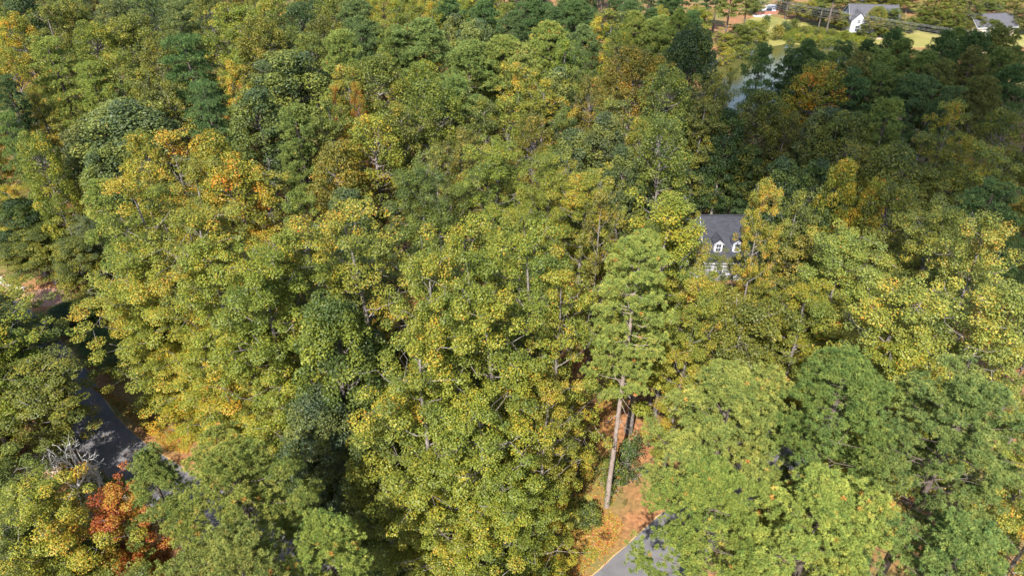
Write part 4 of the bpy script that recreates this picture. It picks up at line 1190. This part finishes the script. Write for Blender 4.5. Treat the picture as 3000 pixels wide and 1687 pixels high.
# ------------------------------------------------------------------ fallen leaves, reeds
def scatter_leaves(name, polys, n, size, seed, season):
    rng = np.random.default_rng(seed)
    P = []
    for (pts, k) in polys:
        W = np.array([tuple(at(*q))[:2] for q in pts])
        lo, hi = W.min(0), W.max(0)
        got = 0
        while got < k:
            q = rng.uniform(lo, hi, (k * 3, 2))
            ins = np.zeros(len(q), bool)
            for i in range(len(W)):
                a, b = W[i], W[(i + 1) % len(W)]
                cond = ((a[1] > q[:, 1]) != (b[1] > q[:, 1])) & (q[:, 0] < (b[0] - a[0]) * (q[:, 1] - a[1]) / (b[1] - a[1] + 1e-9) + a[0])
                ins ^= cond
            q = q[ins][:k - got]; got += len(q); P.append(q)
    P = np.concatenate(P); m_ = len(P)
    pos = np.column_stack([P, rng.uniform(0.03, 0.07, m_)])
    nrm = np.array([0, 0, 1.0]) + rng.normal(size=(m_, 3)) * 0.35
    vary = np.stack([np.clip(rng.normal(.5, .3, m_), -.2, 1.2), rng.random(m_), rng.random(m_)], 1)
    V, F, A = leaf_quads(pos, nrm, size, size * .8, rng, vary)
    V[:, 2] = np.maximum(V[:, 2], 0.02)
    o = link(name, np_mesh(name, V, [F], M['leaf'], attr=A)); o.color = (1, 1, 1.2, season)
    return tag(o, kind='stuff')
scatter_leaves('fallen_leaves', [([(1330, 1687), (1560, 1560), (1700, 1545), (1800, 1500), (1830, 1540), (1800, 1598), (1690, 1690)], 5200), ([(1640, 1500), (1740, 1190), (1800, 1150), (1830, 1380), (1780, 1530)], 3200),
                                  ([(255, 1125), (330, 1150), (480, 1250), (570, 1290), (550, 1330), (490, 1318), (412, 1251), (340, 1194)], 4200), ([(130, 1040), (190, 1060), (350, 1190), (500, 1330), (420, 1390), (200, 1200)], 420), ([(1640, 1700), (1740, 1687), (1860, 1560), (1830, 1540), (1800, 1598)], 120), ([(760, 1500), (840, 1450), (880, 1480), (790, 1530)], 700), ([(60, 1400), (60, 1320), (180, 1280), (330, 1400)], 1500)],
               0, 0.17, 3, 0.80)
def reeds(name, px, n, h, seed, tint, season):
    rng = np.random.default_rng(seed)
    W = np.array([tuple(at(*q))[:2] for q in px]); lo, hi = W.min(0), W.max(0)
    q = rng.uniform(lo, hi, (n * 4, 2)); ins = np.zeros(len(q), bool)
    for i in range(len(W)):
        a, b = W[i], W[(i + 1) % len(W)]
        ins ^= ((a[1] > q[:, 1]) != (b[1] > q[:, 1])) & (q[:, 0] < (b[0] - a[0]) * (q[:, 1] - a[1]) / (b[1] - a[1] + 1e-9) + a[0])
    q = q[ins][:n]; m_ = len(q)
    hh = h * rng.uniform(.6, 1.2, m_)
    a = rng.uniform(0, 6.28, m_); s = np.column_stack([np.cos(a), np.sin(a), np.zeros(m_)]) * 0.12
    p0 = np.column_stack([q, np.zeros(m_)]); tip = p0 + np.column_stack([rng.normal(0, .35, m_), rng.normal(0, .35, m_), hh])
    V = np.stack([p0 - s, p0 + s, tip], 1).reshape(-1, 3); F = np.arange(3 * m_).reshape(-1, 3)
    A = np.stack([np.clip(rng.normal(.5, .2, m_), 0, 1), rng.random(m_), rng.random(m_)], 1)
    o = link(name, np_mesh(name, V, [F], M['leaf'], attr=A)); o.color = (*tint, season)
    return tag(o, kind='stuff')
reeds('reeds', [(2290, 120), (2310, 92), (2370, 90), (2430, 98), (2470, 112), (2440, 128), (2380, 124), (2330, 122)], 9000, 1.6, 5, (0.9, 0.9, .9), 0.44)
reeds('tall_grass', [(2460, 102), (2500, 96), (2530, 112), (2550, 122), (2500, 126), (2470, 120)], 5000, 0.9, 6, (0.95, 0.95, .7), 0.46)

# ------------------------------------------------------------------ say which tree is which: by its look and the trees it stands between
for e, k in NOLABEL:
    x, y, r, h, kind, colour = TREES[k]
    me_ = f'{colour} {KPHRASE[kind]}'
    near = sorted((t for i, t in enumerate(TREES) if i != k and abs(t[0] - x) < 18 and abs(t[1] - y) < 18), key=lambda t: (t[0] - x) ** 2 + (t[1] - y) ** 2)
    names = []
    for t in near:
        if t[4] == 'dead': nm = 'dead tree'
        else: nm = f'{t[5]} {KPHRASE[t[4]]}'
        if nm != me_ and nm not in names: names.append(nm)
        if len(names) == 2: break
    asp = r / h
    size = '' if kind == 'shrub' else ('slender ' if asp < 0.135 else ('broad ' if asp > 0.235 else ''))
    z_ = zone(x, y)
    opts = []
    if len(names) == 2:
        opts += [f'{size}{me_} between {names[0]} and {names[1]} {z_}', f'{me_} between {names[0]} and {names[1]} {z_}']
    if names: opts += [f'{size}{me_} beside {names[0]} {z_}', f'{me_} beside {names[0]} {z_}']
    opts.append(f'{size}{me_} standing {z_}')
    e['label'] = next(o for o in opts if len(o.split()) <= 16)
